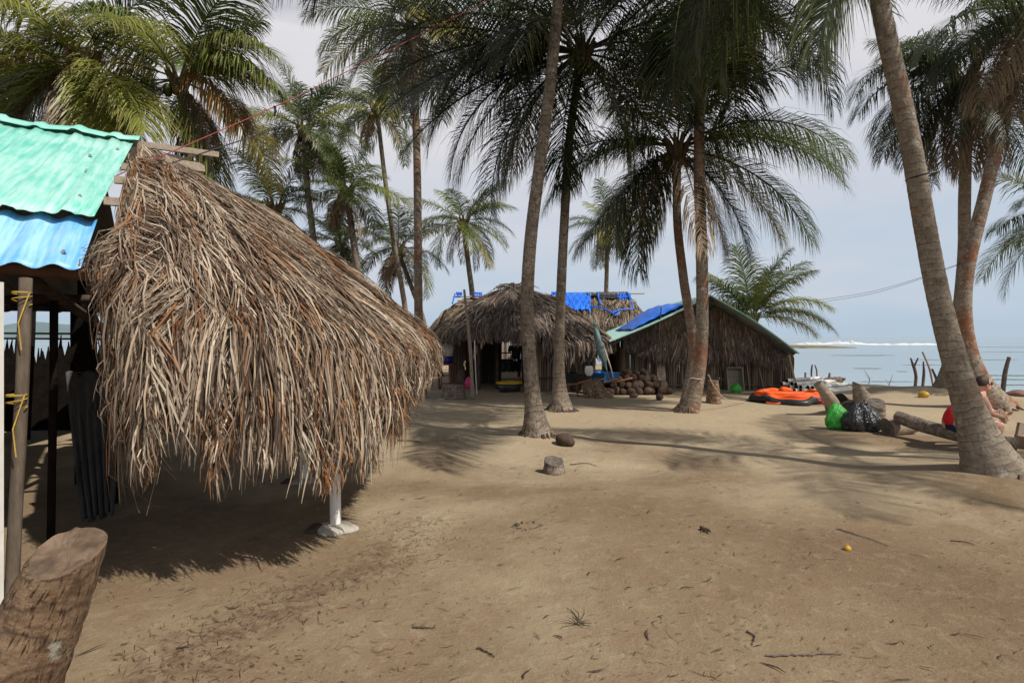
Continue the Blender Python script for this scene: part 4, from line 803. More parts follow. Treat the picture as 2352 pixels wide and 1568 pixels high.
# grinder on the stump
p = at(1353, 871, gd(912)); gr = thing('hand_grinder', p, 'white bodied hand grinder with black top, standing on the broad stump', 'grinder')
g = G(); g.lathe(p, [(0, -.02), (.13, -.02), (.13, .02), (.07, .05), (.06, .10)], 18); g.build('base', M_rubber, gr, smooth=True)
g = G(); g.lathe(p, [(.06, .10), (.10, .15), (.115, .22), (.115, .30), (.09, .36), (.08, .37)], 18); g.build('body', M_white, gr, smooth=True)
g = G(); g.lathe(p, [(.08, .37), (.05, .40), (.06, .48), (.03, .52), (.03, .6), (0, .6)], 14); g.tube([p+[-.12, 0, .55], p+[.15, 0, .56]], .014, 6); g.tube([p+[.02, 0, .58], p+[.02, 0, .70]], [.03, .02], 6); g.tube([p+[.1, 0, .56], p+[.22, 0, .72]], .008, 5); g.build('handle', M_rubber, gr, smooth=True)
# wheelbarrows
def barrow(p, rz, mat, label):
    rt = thing('wheelbarrow', p, label, 'wheelbarrow', 'wheelbarrows by the cookhouse wall'); Rm = np.array(Matrix.Rotation(rz, 3, 'Z')); X = lambda v: p+Rm@np.array(v, float)
    def tray(s, z): return [(-.42*s, -.28*s, z), (.36*s, -.31*s, z), (.36*s, .31*s, z), (-.42*s, .28*s, z)]
    R0 = np.array([X((x*.62, y*.66, z)) for x, y, z in tray(1, .36)]); R1 = np.array([X(v) for v in tray(1.0, .62)]); R2 = np.array([X(v) for v in tray(1.05, .625)])
    g = G(); g.add(np.vstack([R0, R1, R2]), [[0, 1, 2, 3]]+[[i, i+4, (i+1) % 4+4, (i+1) % 4] for i in range(4)]+[[i+4, i+8, (i+1) % 4+8, (i+1) % 4+4] for i in range(4)]); o = g.build('tray', mat, rt); solid(o, .012); bv = o.modifiers.new('bevel', 'BEVEL'); bv.width = .02; bv.segments = 2
    for s_ in (-1, 1):
        g = G(); g.tube([X((-.62, .10*s_, .22)), X((.2, .20*s_, .34)), X((.85, .27*s_, .50))], .022, 8); g.build('handle', M_wood2, rt, smooth=True)
        g = G(); g.tube([X((.15, .2*s_, .34)), X((.28, .2*s_, .02)), X((.36, .2*s_, .01))], .016, 6); g.build('leg', M_rubber, rt)
    th = np.linspace(0, 2*np.pi, 25); g = G(); g.tube([X((-.62+.16*math.cos(a), 0, .20+.16*math.sin(a))) for a in th], .042, 8, cap=False); g.build('wheel', M_rubber, rt, smooth=True)
M_wood2 = pm('orange_handle_wood', (.28, .12, .05), (.40, .20, .09), 9, .7, .2)
barrow(on(1390, 905)+[-.05, 0, 0], R(-55), pm('blue_enamel', (.01, .10, .30), (.02, .17, .42), 5, .4, .1), 'blue wheelbarrow with wooden handles, right of the grinder stump')
barrow(on(1322, 907), R(-50), M_rubber, 'black wheelbarrow in the shade left of the grinder stump')
# coconut heap, loose coconuts
def nutmesh(name, seed, mat=M_husk, r=(.115, .115, .15)):
    g = G()
    def fn(V): 
        V = V.copy(); th = np.arctan2(V[:, 1], V[:, 0]); V[:, :2] *= (1+.07*np.cos(3*th)*(1-.4*V[:, 2]))[:, None]; V[:, 2] += .12*(V[:, 2] > .7)*(V[:, 2]-.7)*3; return V
    g.blob((0, 0, 0), r, 3, .05, seed, fn=fn); return g.build(name, mat, smooth=True)
_t = M_husk.node_tree; _b = _t.nodes['Principled BSDF']; _src = _b.inputs['Base Color'].links[0].from_socket; _oi = _t.nodes.new('ShaderNodeObjectInfo')
_t.links.new(mixc(_t, ramp(_t, _oi.outputs['Random'], [(.0, (0, 0, 0)), (.6, (.15, .15, .15)), (1.0, (.6, .6, .6))]), _src, (.12, .08, .055)), _b.inputs['Base Color'])
protos = [nutmesh('coconut', s_) for s_ in range(3)]; used = [False]*3
def place_nut(p, label, group, k, s=1.0):
    o = protos[k % 3]
    if used[k % 3]: o = o.copy(); COL.objects.link(o)
    used[k % 3] = True
    o.location = tuple(p); q = np.random.default_rng(k); o.rotation_euler = tuple(q.uniform(0, 6, 3)); o.scale = (s,)*3; tag(o, label, 'coconut', group)
q = np.random.default_rng(9); k = 0
for lay, (nx, ny) in enumerate(((9, 4), (8, 3), (6, 2), (3, 1))):
    for i in range(nx):
        for j in range(ny):
            c = on(1468, 906); p = c+[(i-(nx-1)/2)*.215*.95+q.normal(0, .03), (j)*.21+.1*lay+q.normal(0, .03), .10+lay*.165+q.normal(0, .012)]
            place_nut(p, 'brown husked coconut in the heap against the tin roofed hut', 'coconuts heaped against the hut wall', k, q.uniform(.85, 1.05)); k += 1
place_nut(on(1297, 1026)+[0, 0, .10], 'dark brown coconut lying by the foot of the tall grey palm', None, 301, .95)
place_nut(on(1515, 919)+[0, 0, .09], 'single split coconut on the sand in front of the heap', None, 302, .85)
place_nut(on(1456, 914)+[0, 0, .08], 'pale coconut husk lying just ahead of the heap', None, 303, .8)
M_yel = pm('yellow_fruit', (.40, .22, .02), (.55, .36, .05), 6, .5, .3)
o = nutmesh('coconut', 5, M_yel, (.105, .10, .13)); o.location = tuple(on(2121, 916)+[0, 0, .10]); o.rotation_euler = (1.2, .6, .4); tag(o, 'yellow coconut on the sand near the shore sticks', 'coconut')
g = G(); p = on(1946, 1266); g.blob(p+[0, 0, .022], (.028, .027, .024), 3, .10, 2); g.tube([p+[0, 0, .04], p+[-.006, 0, .060]], [.007, .004], 5); tag(g.build('fruit', M_yel, smooth=True), 'small yellow fruit alone on the bare foreground sand', 'fruit')
g = G(); p = on(1515, 897); g.lathe(p, [(0, 0), (.06, .01), (.12, .08), (.15, .13), (.14, .13), (.11, .075), (0, .03)], 18); tag(g.build('bowl', M_white, smooth=True), 'white bowl on the ground beside the coconut heap', 'bowl')
g = G(); p = on(1521, 897); g.add([p+v for v in ([-.10, 0, 0], [.10, 0, 0], [.14, .12, .45], [.11, .2, .85], [0, .22, .95], [-.10, .2, .85], [-.13, .12, .45])], [[0, 1, 2, 6], [6, 2, 3, 5]], [[5, 3, 4]]); tag(solid(g.build('wooden_board', M_wood), .035), 'rounded wooden board propped against the hut wall by the heap', 'board')
# crate, green bag, husks
p = on(1694, 897); cr_ = thing('plastic_crate', p, 'grey beige crate tipped on end against the bamboo wall', 'crate')
M_crate = pm('beige_plastic', (.24, .22, .17), (.33, .30, .24), 5, .6, .2)
g = G(); rt_ = np.array(Matrix.Rotation(R(-12), 3, 'X')); W_, H_, D_ = .48, .70, .24
def cp(v): return p+[0, .08, .01]+rt_@np.array(v, float)
pts = [cp(v) for v in ((-W_/2, 0, 0), (W_/2, 0, 0), (W_/2, 0, H_), (-W_/2, 0, H_), (-W_/2*.9, D_, .03), (W_/2*.9, D_, .03), (W_/2*.9, D_, H_-.03), (-W_/2*.9, D_, H_-.03))]
g.add(pts, [[4, 5, 6, 7], [0, 1, 5, 4], [1, 2, 6, 5], [2, 3, 7, 6], [3, 0, 4, 7]]); solid(g.build('tub', M_crate, cr_), .02)
g = G(); rim = [pts[0], pts[1], pts[2], pts[3], pts[0]]
for a, b_ in zip(rim[:-1], rim[1:]): g.beam(a, b_, .03, .03)
g.build('rim', M_crate, cr_)
g = G()
for z in (.25, .45): g.beam(cp((-W_/2*.92, D_-.03, z)), cp((W_/2*.92, D_-.03, z)), .03, .02)
g.build('ribs', M_crate, cr_)
def bag(c, r, seed, mat, name, label, cat, knot=None, sub=4, parent=None):
    q = np.random.default_rng(seed); ks = q.normal(size=(14, 3))*q.uniform(.9, 2.6, (14, 1)); ph = q.uniform(0, 6, 14)
    def fn(V):
        w = np.abs(np.sin(V@ks.T+ph)); cr_s = 1-np.abs(np.sin(V@(ks[3:7].T*2.6)+ph[:4])).min(1)**.5; d = 1+.42*(w[:, :7].mean(1)-.64)+.26*(w[:, 7:].mean(1)-.64)-.10*cr_s
        V = V*d[:, None]; V[:, 2] = np.where(V[:, 2] < 0, -.55*(1-(1+np.clip(V[:, 2], -1, 0))**2), V[:, 2]); top = np.clip(V[:, 2], 0, 2); V[:, :2] *= (1-.38*top)[:, None]
        if knot is not None: V[:, 0] += knot[0]*top**2; V[:, 1] += knot[1]*top**2
        return V
    g = G(); g.blob(np.array(c)+[0, 0, r[2]*.55], r, sub, 0, 0, fn=fn); return g
g = bag(on(1690, 901), (.17, .13, .19), 1, M_greenbag, '', '', '', (.2, 0)); tag(g.build('plastic_bag', M_greenbag), 'small green plastic bag lying before the beige crate', 'bag')
g = bag(on(1928, 987)+[0, .05, 0], (.235, .17, .31), 2, M_greenbag, '', '', '', (-.05, 0)); tag(g.build('plastic_bag', M_greenbag), 'larger bright green bag slumped against the black one', 'bag')
p = on(1987, 993); bb = thing('rubbish_bag', p, 'full black rubbish bag with grey folded top, beside the green bag', 'bag')
g = bag(p+[0, .08, 0], (.34, .26, .36), 3, M_blacktarp, '', '', '', (.0, 0), 5); g.build('sack', M_blacktarp, bb)
M_greyfold = pm('grey_cloth', (.35, .35, .38), (.5, .5, .53), 9, .6, .3)
g = G(); n = 34; f = np.linspace(0, 1, n); arcp = np.stack([p[0]-.17+.40*f, p[1]-.06+.07*f+.02*np.sin(9*f), p[2]+.30+.13*np.sin(np.pi*(f*.85+.12))-.16*f**3], -1)
g.strips(arcp[None], (.035+.02*np.sin(5*f))[None], np.tile(nrm(np.array([.2, .6, .75])), (1, n, 1)), np.ones((1, n, 3))); solid(g.build('folded_rim', M_greyfold, bb), .02)
# pipes
g = G(); 
def pipe_mesh(L, r=.052):
    g = G(); g.tube([(0, 0, 0), (0, L, 0)], r, 14, cap=False); n = 14; th = np.linspace(0, 2*np.pi, n+1)
    for y0, y1 in ((0, .14), (L, L-.14)):
        P = np.stack([np.stack([rr*np.cos(th), 0*th+yy, rr*np.sin(th)], -1) for rr, yy in ((r, y0), (r*.86, y0), (r*.86, y1), (.0001, y1))], 0); g.grid(P, m=1)
    return g.build('pipe', [M_pvc, M_hole], smooth=True)
pp = pipe_mesh(1.9); first = True; q = np.random.default_rng(33)
spots = [(0, 0), (1, 0), (2, 0), (3, 0), (4, 0), (5, 0), (6, 0), (7, 0), (8.4, 0), (9.3, 0), (.5, 1), (1.5, 1), (2.5, 1), (3.6, 1), (4.6, 1), (5.8, 1), (0.9, 2), (1.9, 2), (3.1, 2), (1.3, 3)]
for i, (a, l) in enumerate(spots):
    o = pp if first else pp.copy()
    if not first: COL.objects.link(o)
    first = False; b0 = on(1784, 899)+[.05, -.02, 0]; o.location = tuple(b0+np.array([.5, -.866, 0])*(a*.125+q.normal(0, .012))*.9+np.array([.866, .5, 0])*(q.uniform(-.1, .25)+.09*a)+[0, 0, .053+l*.094]); o.rotation_euler = (R(.3), 0, R(-60+q.normal(0, 2.0)))
    tag(o, 'white plastic pipe in the stack beside the tin roofed hut', 'pipe', 'white pipes stacked by the hut')
# raft
rf = thing('inflatable_raft', on(1805, 930), 'deflated orange and black inflatable raft lying flat on the sand', 'raft')
c0 = on(1808, 922)
th = np.linspace(0, 2*np.pi, 80); wob = 1+.07*np.sin(3*th+1)+.04*np.sin(7*th)
def ringpts(sx, sy, z, dx=0, dy=0, a=0): return np.stack([c0[0]+dx+sx*np.cos(th)*wob, c0[1]+dy+sy*np.sin(th)*wob+.03*np.sin(5*th), z+.03*np.sin(4*th+a)+.015*np.sin(9*th)], -1)
g = G(); g.tube(ringpts(.80, .82, .075), .08, 12, cap=False, rf=lambda al, t_: 1+.12*np.sin(al*7)); g.build('lower_tube', M_rubber, rf, smooth=True)
g = G()
for s_ in np.linspace(.0, 1, 9)[1:]: pass
P = np.stack([ringpts(.80*s_, .82*s_, .13+.05*math.sin(s_*9)) for s_ in (.02, .25, .5, .7, .85, .97)], 0); g.grid(P); g.build('floor', M_orange, rf, smooth=True)
g = G(); g.tube(ringpts(.70, .66, .175, .02, .08, 1), .068, 12, cap=False, rf=lambda al, t_: 1+.18*np.sin(al*5+1)); g.build('upper_tube', M_orange, rf, smooth=True)
g = G(); g.tube(bez([c0+[-.62, -.05, .19], c0+[-.2, -.22, .22], c0+[.3, -.15, .19], c0+[.72, -.1, .19]], 24), .068, 10, rf=lambda al, t_: 1+.12*np.sin(al*9)); g.blob(c0+[.12, .35, .23], (.17, .12, .11), 3, .15, 4); g.build('cross_tube', M_orange, rf, smooth=True)
g = G(); g.tube(bez([c0+[.30, -.80, .16], c0+[.42, -.92, .08], c0+[.5, -.85, .22], c0+[.62, -.78, .10], c0+[.45, -.95, .02]], 24), .014, 5); g.build('strap', M_rubber, rf)
g = G(); g.blob(c0+[.42, -.93, .07], (.05, .03, .05), 2); g.blob(c0+[.33, -.90, .13], (.04, .03, .03), 2); g.build('valve', pm('red_plastic', (.5, .02, .02), (.6, .04, .04), 9, .5, .1), rf)
g = G(); g.tube(bez([c0+[-.78, -.55, .04], c0+[-.62, -.72, .03], c0+[-.48, -.70, .05], c0+[-.42, -.74, .02]], 16), .022, 6); g.build('cord', M_orange, rf)
# driftwood logs near the raft
def log(name, pts, r, mat, label, cutm=None, group='logs lying near the shore', sides=18):
    P = [np.array(p, float) for p in pts]; rt = thing(name, P[0]*[1, 1, 0], label, 'log', group); C = bez(P, 34); rr = np.interp(np.linspace(0, 1, 34), np.linspace(0, 1, len(r)), r)
    q = np.random.default_rng(len(label)); ph = q.uniform(0, 6)
    g = G(); g.tube(C, rr, sides, cap=False, rf=lambda al, th: 1+.08*np.sin(2*th+al*3+ph)+.04*np.sin(5*th-al*5)); V = g.V[0]; n1 = sides+1; g.build('bark', mat, rt, smooth=True)
    for ring, cc in ((V[:n1], C[0]), (V[-n1:], C[-1])): g = G(); g.grid(np.stack([ring, ring*.5+cc*.5, ring*.001+cc*.999], 0)); g.build('cut_face', cutm or M_cut, rt)
log('log', [on(1915, 948)+[.05, 0, .02], at(1905, 915, 11.9), at(1878, 880, 11.9)], [.17, .13, .10], M_wood, 'upright leaning driftwood trunk at the end of the raft', M_cutgrey)
log('log', [at(1925, 925, 12.1), on(1945, 950)+[.05, .1, .17], on(1990, 965)+[0, .55, .14]], [.20, .20, .17], M_bark, 'dark hollow ended log between the leaning driftwood and the pointed stump', M_hole)
log('log', [on(2042, 1000)+[-.05, -.02, .13], on(2064, 1001)+[.0, .05, .15], on(2098, 996)+[0, .0, .14]], [.16, .155, .13], M_wood, 'short thick log propping up the long palm trunk bench', M_cutgrey)
log('log', [at(2060, 956, 9.35), at(2130, 980, 8.9), at(2215, 1003, 8.15), on(2290, 1040)+[.15, -.1, .13]], [.095, .10, .10, .11], M_bark, 'long thin palm trunk used as a bench by the reader', M_cutgrey, sides=16)
g = G(); p = on(2358, 1030); g.box(p+[.1, 0, .09], (.3, .3, .18)); g.box(p+[.08, .12, .25], (.22, .05, .2), np.array(Matrix.Rotation(.2, 3, 'Y'))); tag(g.build('wooden_box', M_wood), 'grey wooden box cut off by the right edge of the view', 'box')
# sticks at the shore
def gp(X, Y, d): p = at(X, Y, d); p[2] = float(gz(p[0], p[1]))-.05; return p
st = dict(cat='stick', group='sticks planted along the shore')
g = G(); b0 = gp(2101, 0, 18.3); f_ = at(2099, 840, 18.3); g.tube(bez([b0, at(2104, 865, 18.3), f_], 10), [.045]*10, 8); g.tube([f_-[0, 0, .05], at(2092, 822, 18.3)], [.04, .025], 7); g.tube([f_-[0, 0, .05], at(2109, 822, 18.3)], [.035, .02], 7)
tag(g.build('forked_stick', M_stick), 'forked Y shaped stick standing at the shore', **st)
lean_tube('stick', [gp(2118, 0, 18.2), at(2122, 860, 18.2), at(2121, 830, 18.2)], [.045, .04, .02], M_stick, 'dark straight stick just right of the forked one', **st)
lean_tube('stick', [gp(2148, 0, 18), at(2136, 850, 18), at(2119, 808, 18)], [.03, .03, .025], M_stick_pale, 'long pale pole leaning left over the shore sticks', **st)
lean_tube('stick', [gp(2160, 0, 17.6), at(2150, 868, 17.6), at(2141, 847, 17.6)], [.04, .035, .03], M_stick, 'short dark stick leaning left against the palm foot', **st)
lean_tube('stick', [gp(2302, 0, 16.2), at(2308, 860, 16.2), at(2318, 820, 16.2)], [.06, .055, .05], M_stick, 'thick knobbed post at the shore behind the reader', **st)
lean_tube('stick', [gp(1864, 0, 21.5), at(1864, 852, 21.5), at(1866, 837, 21.5)], [.03, .03, .025], M_stick, 'thin dark stake by the water, left of a leaning twin', **st)
lean_tube('stick', [gp(1877, 0, 21.4), at(1876, 852, 21.4), at(1872, 838, 21.4)], [.03, .025, .02], M_stick, 'thin dark stake by the water, leaning left toward its twin', **st)
lean_tube('stick', [gp(1850, 0, 21.7), at(1850, 866, 21.7), at(1850, 855, 21.7)], .035, M_stick, 'shortest stake stub by the corner of the tin roofed hut', **st)
lean_tube('stick', [gp(1903, 0, 20.9), at(1905, 865, 20.9), at(1906, 856, 20.9)], [.05, .04, .03], M_stick, 'stubby stake at the left end of the dark driftwood clump', **st)
g = G(); p = gp(1920, 0, 20.6)
for i in range(5): g.blob(p+[(i-2)*.14, .05*i, .10], (.15, .14, .11), 2, .3, i)
tag(g.build('driftwood', M_stick), 'low dark clump of driftwood at the water edge', 'driftwood')
for i, (X, lab) in enumerate(((1995, 'thin bare twig standing in the bank left of the pointed stump'), (2040, 'thin bare twig bending over the bank right of the pointed stump'))):
    p = gp(X, 0, 19.2); g = G(); g.tube([p, p+[.05, 0, .25], p+[.16*(1-2*i)*-1, 0, .55]], [.014, .01, .004], 5); g.tube([p+[.03, 0, .2], p+[-.12, 0, .42]], [.008, .003], 4); tag(g.build('twig', M_stick), lab, 'twig')
g = G(); p = gp(2335, 0, 15.6); g.blob(p+[0, 0, .12], (.22, .18, .12), 3, .2, 6); tag(g.build('rock', pm('red_rock', (.14, .07, .06), (.22, .13, .11), 6, .9, .4), smooth=True), 'low reddish rock on the shore at far right', 'rock')
# items around the cookhouse
p = at(1170, 0, 17.0)*[1, 1, 0]; tb = thing('tub', p, 'black tub with yellow rim in front of the cookhouse door', 'tub')
g = G(); g.lathe(p, [(0, 0), (.30, 0), (.37, .26), (.35, .26), (.29, .03), (0, .03)], 28); g.build('body', M_rubber, tb, smooth=True)
g = G(); g.lathe(p, [(.37, .25), (.40, .26), (.40, .30), (.36, .31), (.35, .26)], 28); g.build('rim', pm('yellow_plastic', (.5, .30, .02), (.62, .40, .04), 6, .5, .1), tb, smooth=True)
g = bag(at(1075, 0, 16.2)*[1, 1, 0]+[0, 0, .18], (.10, .08, .22), 7, None, '', '', '', (.1, 0)); tag(g.build('plastic_bag', pm('pink_plastic', (.55, .02, .14), (.7, .05, .22), 6, .4, .2)), 'pink bag hanging at the foot of the grey pole', 'bag')
p = at(1026, 0, 17.8)*[1, 1, 0]; tbl = thing('stool', p, 'dark red wooden stand under the blue and white buckets', 'stool')
M_redwood = pm('red_brown_wood', (.09, .025, .015), (.15, .05, .03), 8, .7, .2)
for sx_ in (-.2, .2):
    for sy_ in (-.18, .18): g = G(); g.box(p+[sx_, sy_, .38], (.05, .05, .78)); g.build('leg', M_redwood, tbl)
g = G(); g.box(p+[0, 0, .79], (.52, .48, .05)); g.build('top', M_redwood, tbl)
g = G()
for z in (.2, .45): g.beam(p+[-.2, -.18, z], p+[.2, -.18, z], .035, .03)
g.build('stretchers', M_redwood, tbl)
g = G(); g.lathe(p+[0, 0, .815], [(0, 0), (.19, 0), (.20, .22), (.19, .22), (.17, .01)], 20); tag(g.build('bucket', pm('dark_blue_plastic', (.01, .02, .16), (.015, .03, .24), 6, .4, .1), smooth=True), 'dark blue bucket on the red stand', 'bucket')
g = G(); g.lathe(p+[0, 0, 1.04], [(0, 0), (.19, 0), (.23, .40), (.215, .40), (.18, .01)], 20); tag(g.build('bucket', M_white, smooth=True), 'tall white bucket stacked on the dark blue one', 'bucket')
g = G(); log('log', [on(1255, 895)+[0, -.1, .12], on(1290, 893)+[0, 0, .13]], [.15, .14], M_darkwood, 'dark reddish log lying against the slat wall behind the palms')
g = G(); n = 26; f = np.linspace(0, 1, n); P = bez([at(1364, 735, 15.8), at(1374, 780, 15.7), at(1386, 825, 15.6), at(1400, 872, 15.6)], n)
g.tube(P, .012+.085*np.sin(np.pi*np.clip(f*1.15, 0, 1))**1.0, 9, rf=lambda al, th: 1+.25*np.sin(3*th+al*7)); net = tag(g.build('rolled_net', pm('teal_net', (.10, .16, .16), (.18, .26, .26), 14, .8, .5), smooth=True), 'rolled grey green net leaning on the cookhouse thatch', 'net')
lean_tube('pole', [on(1416, 902)+[0, .2, 0], at(1404, 850, 15.9), at(1388, 800, 16.0)], .02, M_stick_pale, 'slim pale pole leaning beside the rolled net', 'pole')
# rope from palm, stays and wires
def wire(pts, r, mat, label, sag=0):
    P = bez([np.array(p, float) for p in pts], 60); P[:, 2] -= sag*np.sin(np.pi*np.linspace(0, 1, 60)); g = G(); g.tube(P, r, 5); return tag(g.build('cable', mat), label, 'cable', 'cables strung between hut and palms')
M_wr = pm('red_cable', (.22, .03, .035), (.30, .05, .05), 8, .6, 0); M_wb = pm('black_cable', (.01, .01, .012), (.025, .025, .028), 8, .6, 0)
wire([at(268, 403, 5.4), at(631, 245, 6.6), at(784, 171, 7.2), at(1123, 0, 8.6), at(1272, -80, 9.1)], .0055, M_wr, 'red cable running up from the tin roof to the tall palm')
wire([at(290, 408, 5.5), at(503, 339, 6.2), at(631, 295, 6.7), at(784, 233, 7.3), at(1000, 143, 8.3), at(1266, 30, 9.1)], .0075, M_wb, 'black cable hanging just below the red one')
for i, (X, Y, d) in enumerate(((631, 246, 6.6), (715, 205, 6.9), (632, 297, 6.7), (713, 264, 7))):
    p = at(X, Y, d); g = G(); g.tube([p, p+[.01, 0, -.05], p+[-.01, 0, -.11]], [.012, .016, .006], 5); g.blob(p, (.02, .02, .016), 2)
    tag(g.build('cable_tie', M_wb), ('black tape knot on the red cable left of the palm crown', 'black tape knot on the red cable over the skirted palm', 'black tape knot on the black cable, lower left', 'black tape knot on the black cable, farther along')[i], 'tape')
wire([at(1860, 692, 22), at(1990, 672, 20), at(2100, 642, 17.5), at(2208, 604, 15.5)], .006, M_wb, 'upper thin cable from the young palm to the right palms')
wire([at(1865, 697, 22), at(1990, 677, 20), at(2080, 652, 18), at(2208, 606, 15.5)], .006, M_wb, 'lower thin cable from the young palm to the right palms')
g = G(); g.tube(bez([at(1627, 860, 12.1), at(1642, 890, 12.4), at(1668, 917, 13.0), on(1710, 925)+[0, 0, .01]], 30), .012, 6); g.tube([(at(1600, 868, 11.98)+[-.13+.26*k/10, -.06*math.sin(math.pi*k/10), -.03*k/10]) for k in range(11)], .012, 5); tag(g.build('rope', M_stick_pale), 'pale rope running from the crossing palms down to the sand', 'rope')
g = G(); th = np.linspace(0, 2*np.pi, 30); c = at(2118, 405, 6.7); g.tube([c+[.158*math.cos(a), .158*math.sin(a), .03*math.cos(a)] for a in th], .010, 5, cap=False); tag(g.build('strap', M_rubber), 'black strap round the thick leaning palm trunk', 'strap')
g = G(); g.tube(bez([on(1004, 919)+[0, 0, .01], on(1035, 914)+[0, 0, .015], on(1062, 912)+[0, 0, .01]], 8), .012, 6); tag(g.build('stick', M_pvc), 'short pale stick on the sand before the stump seat', 'stick')

# ------------------------------------------------------------------ people
def skin_mesh(joints, edges, name, sub=2):
    me = bpy.data.meshes.new(name); me.from_pydata([tuple(j[0]) for j in joints], edges, []); o = bpy.data.objects.new(name, me); COL.objects.link(o)
    m_ = o.modifiers.new('skin', 'SKIN'); m_.use_smooth_shade = True
    for i, j in enumerate(joints):
        r = j[1]; me.skin_vertices[0].data[i].radius = (r, r) if np.isscalar(r) else r
    me.skin_vertices[0].data[0].use_root = True
    s_ = o.modifiers.new('sub', 'SUBSURF'); s_.levels = sub; s_.render_levels = sub
    return o
def bake(o):
    dg = bpy.context.evaluated_depsgraph_get(); dg.update(); me = bpy.data.meshes.new_from_object(o.evaluated_get(dg)); o.modifiers.clear(); o.data = me; return o
def merge(objs, name, mat, parent, voxel=.008):   # fuse pieces into one continuous surface
    bm = bmesh.new()
    for o in objs: bake(o); o.data.transform(o.matrix_basis); bm.from_mesh(o.data)
    me = bpy.data.meshes.new(name); bm.to_mesh(me); bm.free()
    for o in objs: bpy.data.objects.remove(o)
    r = bpy.data.objects.new(name, me); COL.objects.link(r)
    k = r.modifiers.new('remesh', 'REMESH'); k.mode = 'VOXEL'; k.voxel_size = voxel; k.use_smooth_shade = True
    s_ = r.modifiers.new('smooth', 'SMOOTH'); s_.iterations = 3; bpy.context.view_layer.update(); bake(r)
    for p_ in r.data.polygons: p_.use_smooth = True
    r.data.materials.clear(); r.data.materials.append(mat)
    if parent is not None:
        r.data.transform(Matrix.Translation(-Vector(parent['_w']))); r.parent = parent
    return r
def ball(c, r, sub=3): 
    g = G(); g.blob(c, r, sub); return g.build('piece', M_skin)
D0 = 8.3
def q3(X, Y, dd=0.0): return at(X, Y, D0+dd)
pel, wst, chs, nek, hd = q3(2188, 984), q3(2189, 955), q3(2230, 920), q3(2254, 904), q3(2258, 882)
sn, sf = q3(2258, 910, -.17), q3(2256, 911, .19); en, ef = q3(2272, 948, -.22), q3(2276, 946, .22); wn, wf = q3(2297, 956, -.14), q3(2300, 948, .10); hn, hf = q3(2308, 958, -.12), q3(2310, 947, .07)
hpn, hpf = pel+[.03, -.10, -.01], pel+[.03, .10, -.01]; kn, kf = q3(2296, 976, -.14), q3(2300, 972, .16); an, af = on(2288, 1034)*[1, 1, 0]+[0, .0, .09], on(2296, 1022)*[1, 1, 0]+[0, .25, .09]
an[1] = 8.12; an[0] = (2286-CX)/FPX*8.12; af[1] = 8.5; af[0] = (2292-CX)/FPX*8.5
person = thing('person', pel*[1, 1, 0], 'person in red sleeveless top and navy shorts reading on the trunk bench', 'person')
J = [(pel, .125), (wst, .125), (chs, (.14, .12)), (nek, .062), (nek*.5+hd*.5, .055), (sn, .062), (en, .046), (wn, .032), (hn, .034), (sf, .062), (ef, .046), (wf, .032), (hf, .034), (hpn, .10), (kn, .066), (an, .042), (an+[.17, 0, -.055], .032), (hpf, .10), (kf, .066), (af, .042), (af+[.17, 0, -.055], .032)]
Ed = [(0, 1), (1, 2), (2, 3), (3, 4), (2, 5), (5, 6), (6, 7), (7, 8), (2, 9), (9, 10), (10, 11), (11, 12), (0, 13), (13, 14), (14, 15), (15, 16), (0, 17), (17, 18), (18, 19), (19, 20)]
body = skin_mesh(J, Ed, 'body')
bits = [body, ball(hd+[.0, 0, .0], (.098, .076, .112)), ball(hd+[.05, 0, -.055], (.055, .052, .055)), ball(hd+[.102, 0, -.02], (.018, .014, .024)), ball(hd+[.0, -.078, -.01], (.018, .01, .03)), ball(hd+[.0, .078, -.01], (.018, .01, .03)), ball(hd+[.094, 0, -.062], (.014, .02, .012))]
for hh, sg in ((hn, 1), (hf, -1)):
    for i in range(4):
        b0 = hh+[.028, sg*(.02-.014*i), .018-.016*i]; bits.append(skin_mesh([(b0, .010), (b0+[.035, sg*.012, -.004], .0095), (b0+[.052, sg*.034, -.004], .0085)], [(0, 1), (1, 2)], 'piece', 1))
    bits.append(skin_mesh([(hh+[.0, 0, .025], .011), (hh+[.03, sg*.02, .052], .010), (hh+[.055, sg*.03, .056], .009)], [(0, 1), (1, 2)], 'piece', 1))
merge(bits, 'body', M_skin, person)
top = [skin_mesh([(pel*.9+wst*.1, .148), (wst, .140), (chs, (.152, .135)), (nek*.6+chs*.4, .09)], [(0, 1), (1, 2), (2, 3)], 'piece')]
for s_ in (sn, sf): top.append(skin_mesh([(chs, .11), (chs*.35+s_*.65, .066)], [(0, 1)], 'piece', 2))
merge(top, 'tank_top', M_red, person)
sh = [skin_mesh([(pel*.7+wst*.3, .134), (pel, .142), (hpn, .115), (hpn*.45+kn*.55, .098), (hpf, .115), (hpf*.45+kf*.55, .098)], [(0, 1), (1, 2), (2, 3), (1, 4), (4, 5)], 'piece')]
merge(sh, 'shorts', M_navy, person)
g = G(); g.strips(np.array([[pel+[-.03, -.150, .06], pel+[.03, -.152, -.02], pel+[.08, -.15, -.09]]]), np.full((1, 3), .006), np.tile(np.array([1.0, 0, .3]), (1, 3, 1)), np.ones((1, 3, 3))); g.build('side_stripe', M_white, person)
g = G()
def hfn(V): V = V.copy(); k = (V[:, 0] > .45) & (V[:, 2] < .45); V[k] *= .80; V[V[:, 2] < -.35] *= .82; return V
g.blob(hd+[-.012, 0, .012], (.106, .085, .116), 4, .02, 3, fn=hfn); g.build('hair', M_hair, person, smooth=True)
g = G()
for s_ in (-1, 1): g.blob(hd+[.093, s_*.034, .008], (.012, .028, .022), 2); g.tube([hd+[.09, s_*.062, .012], hd+[.0, s_*.086, .012]], .005, 5)
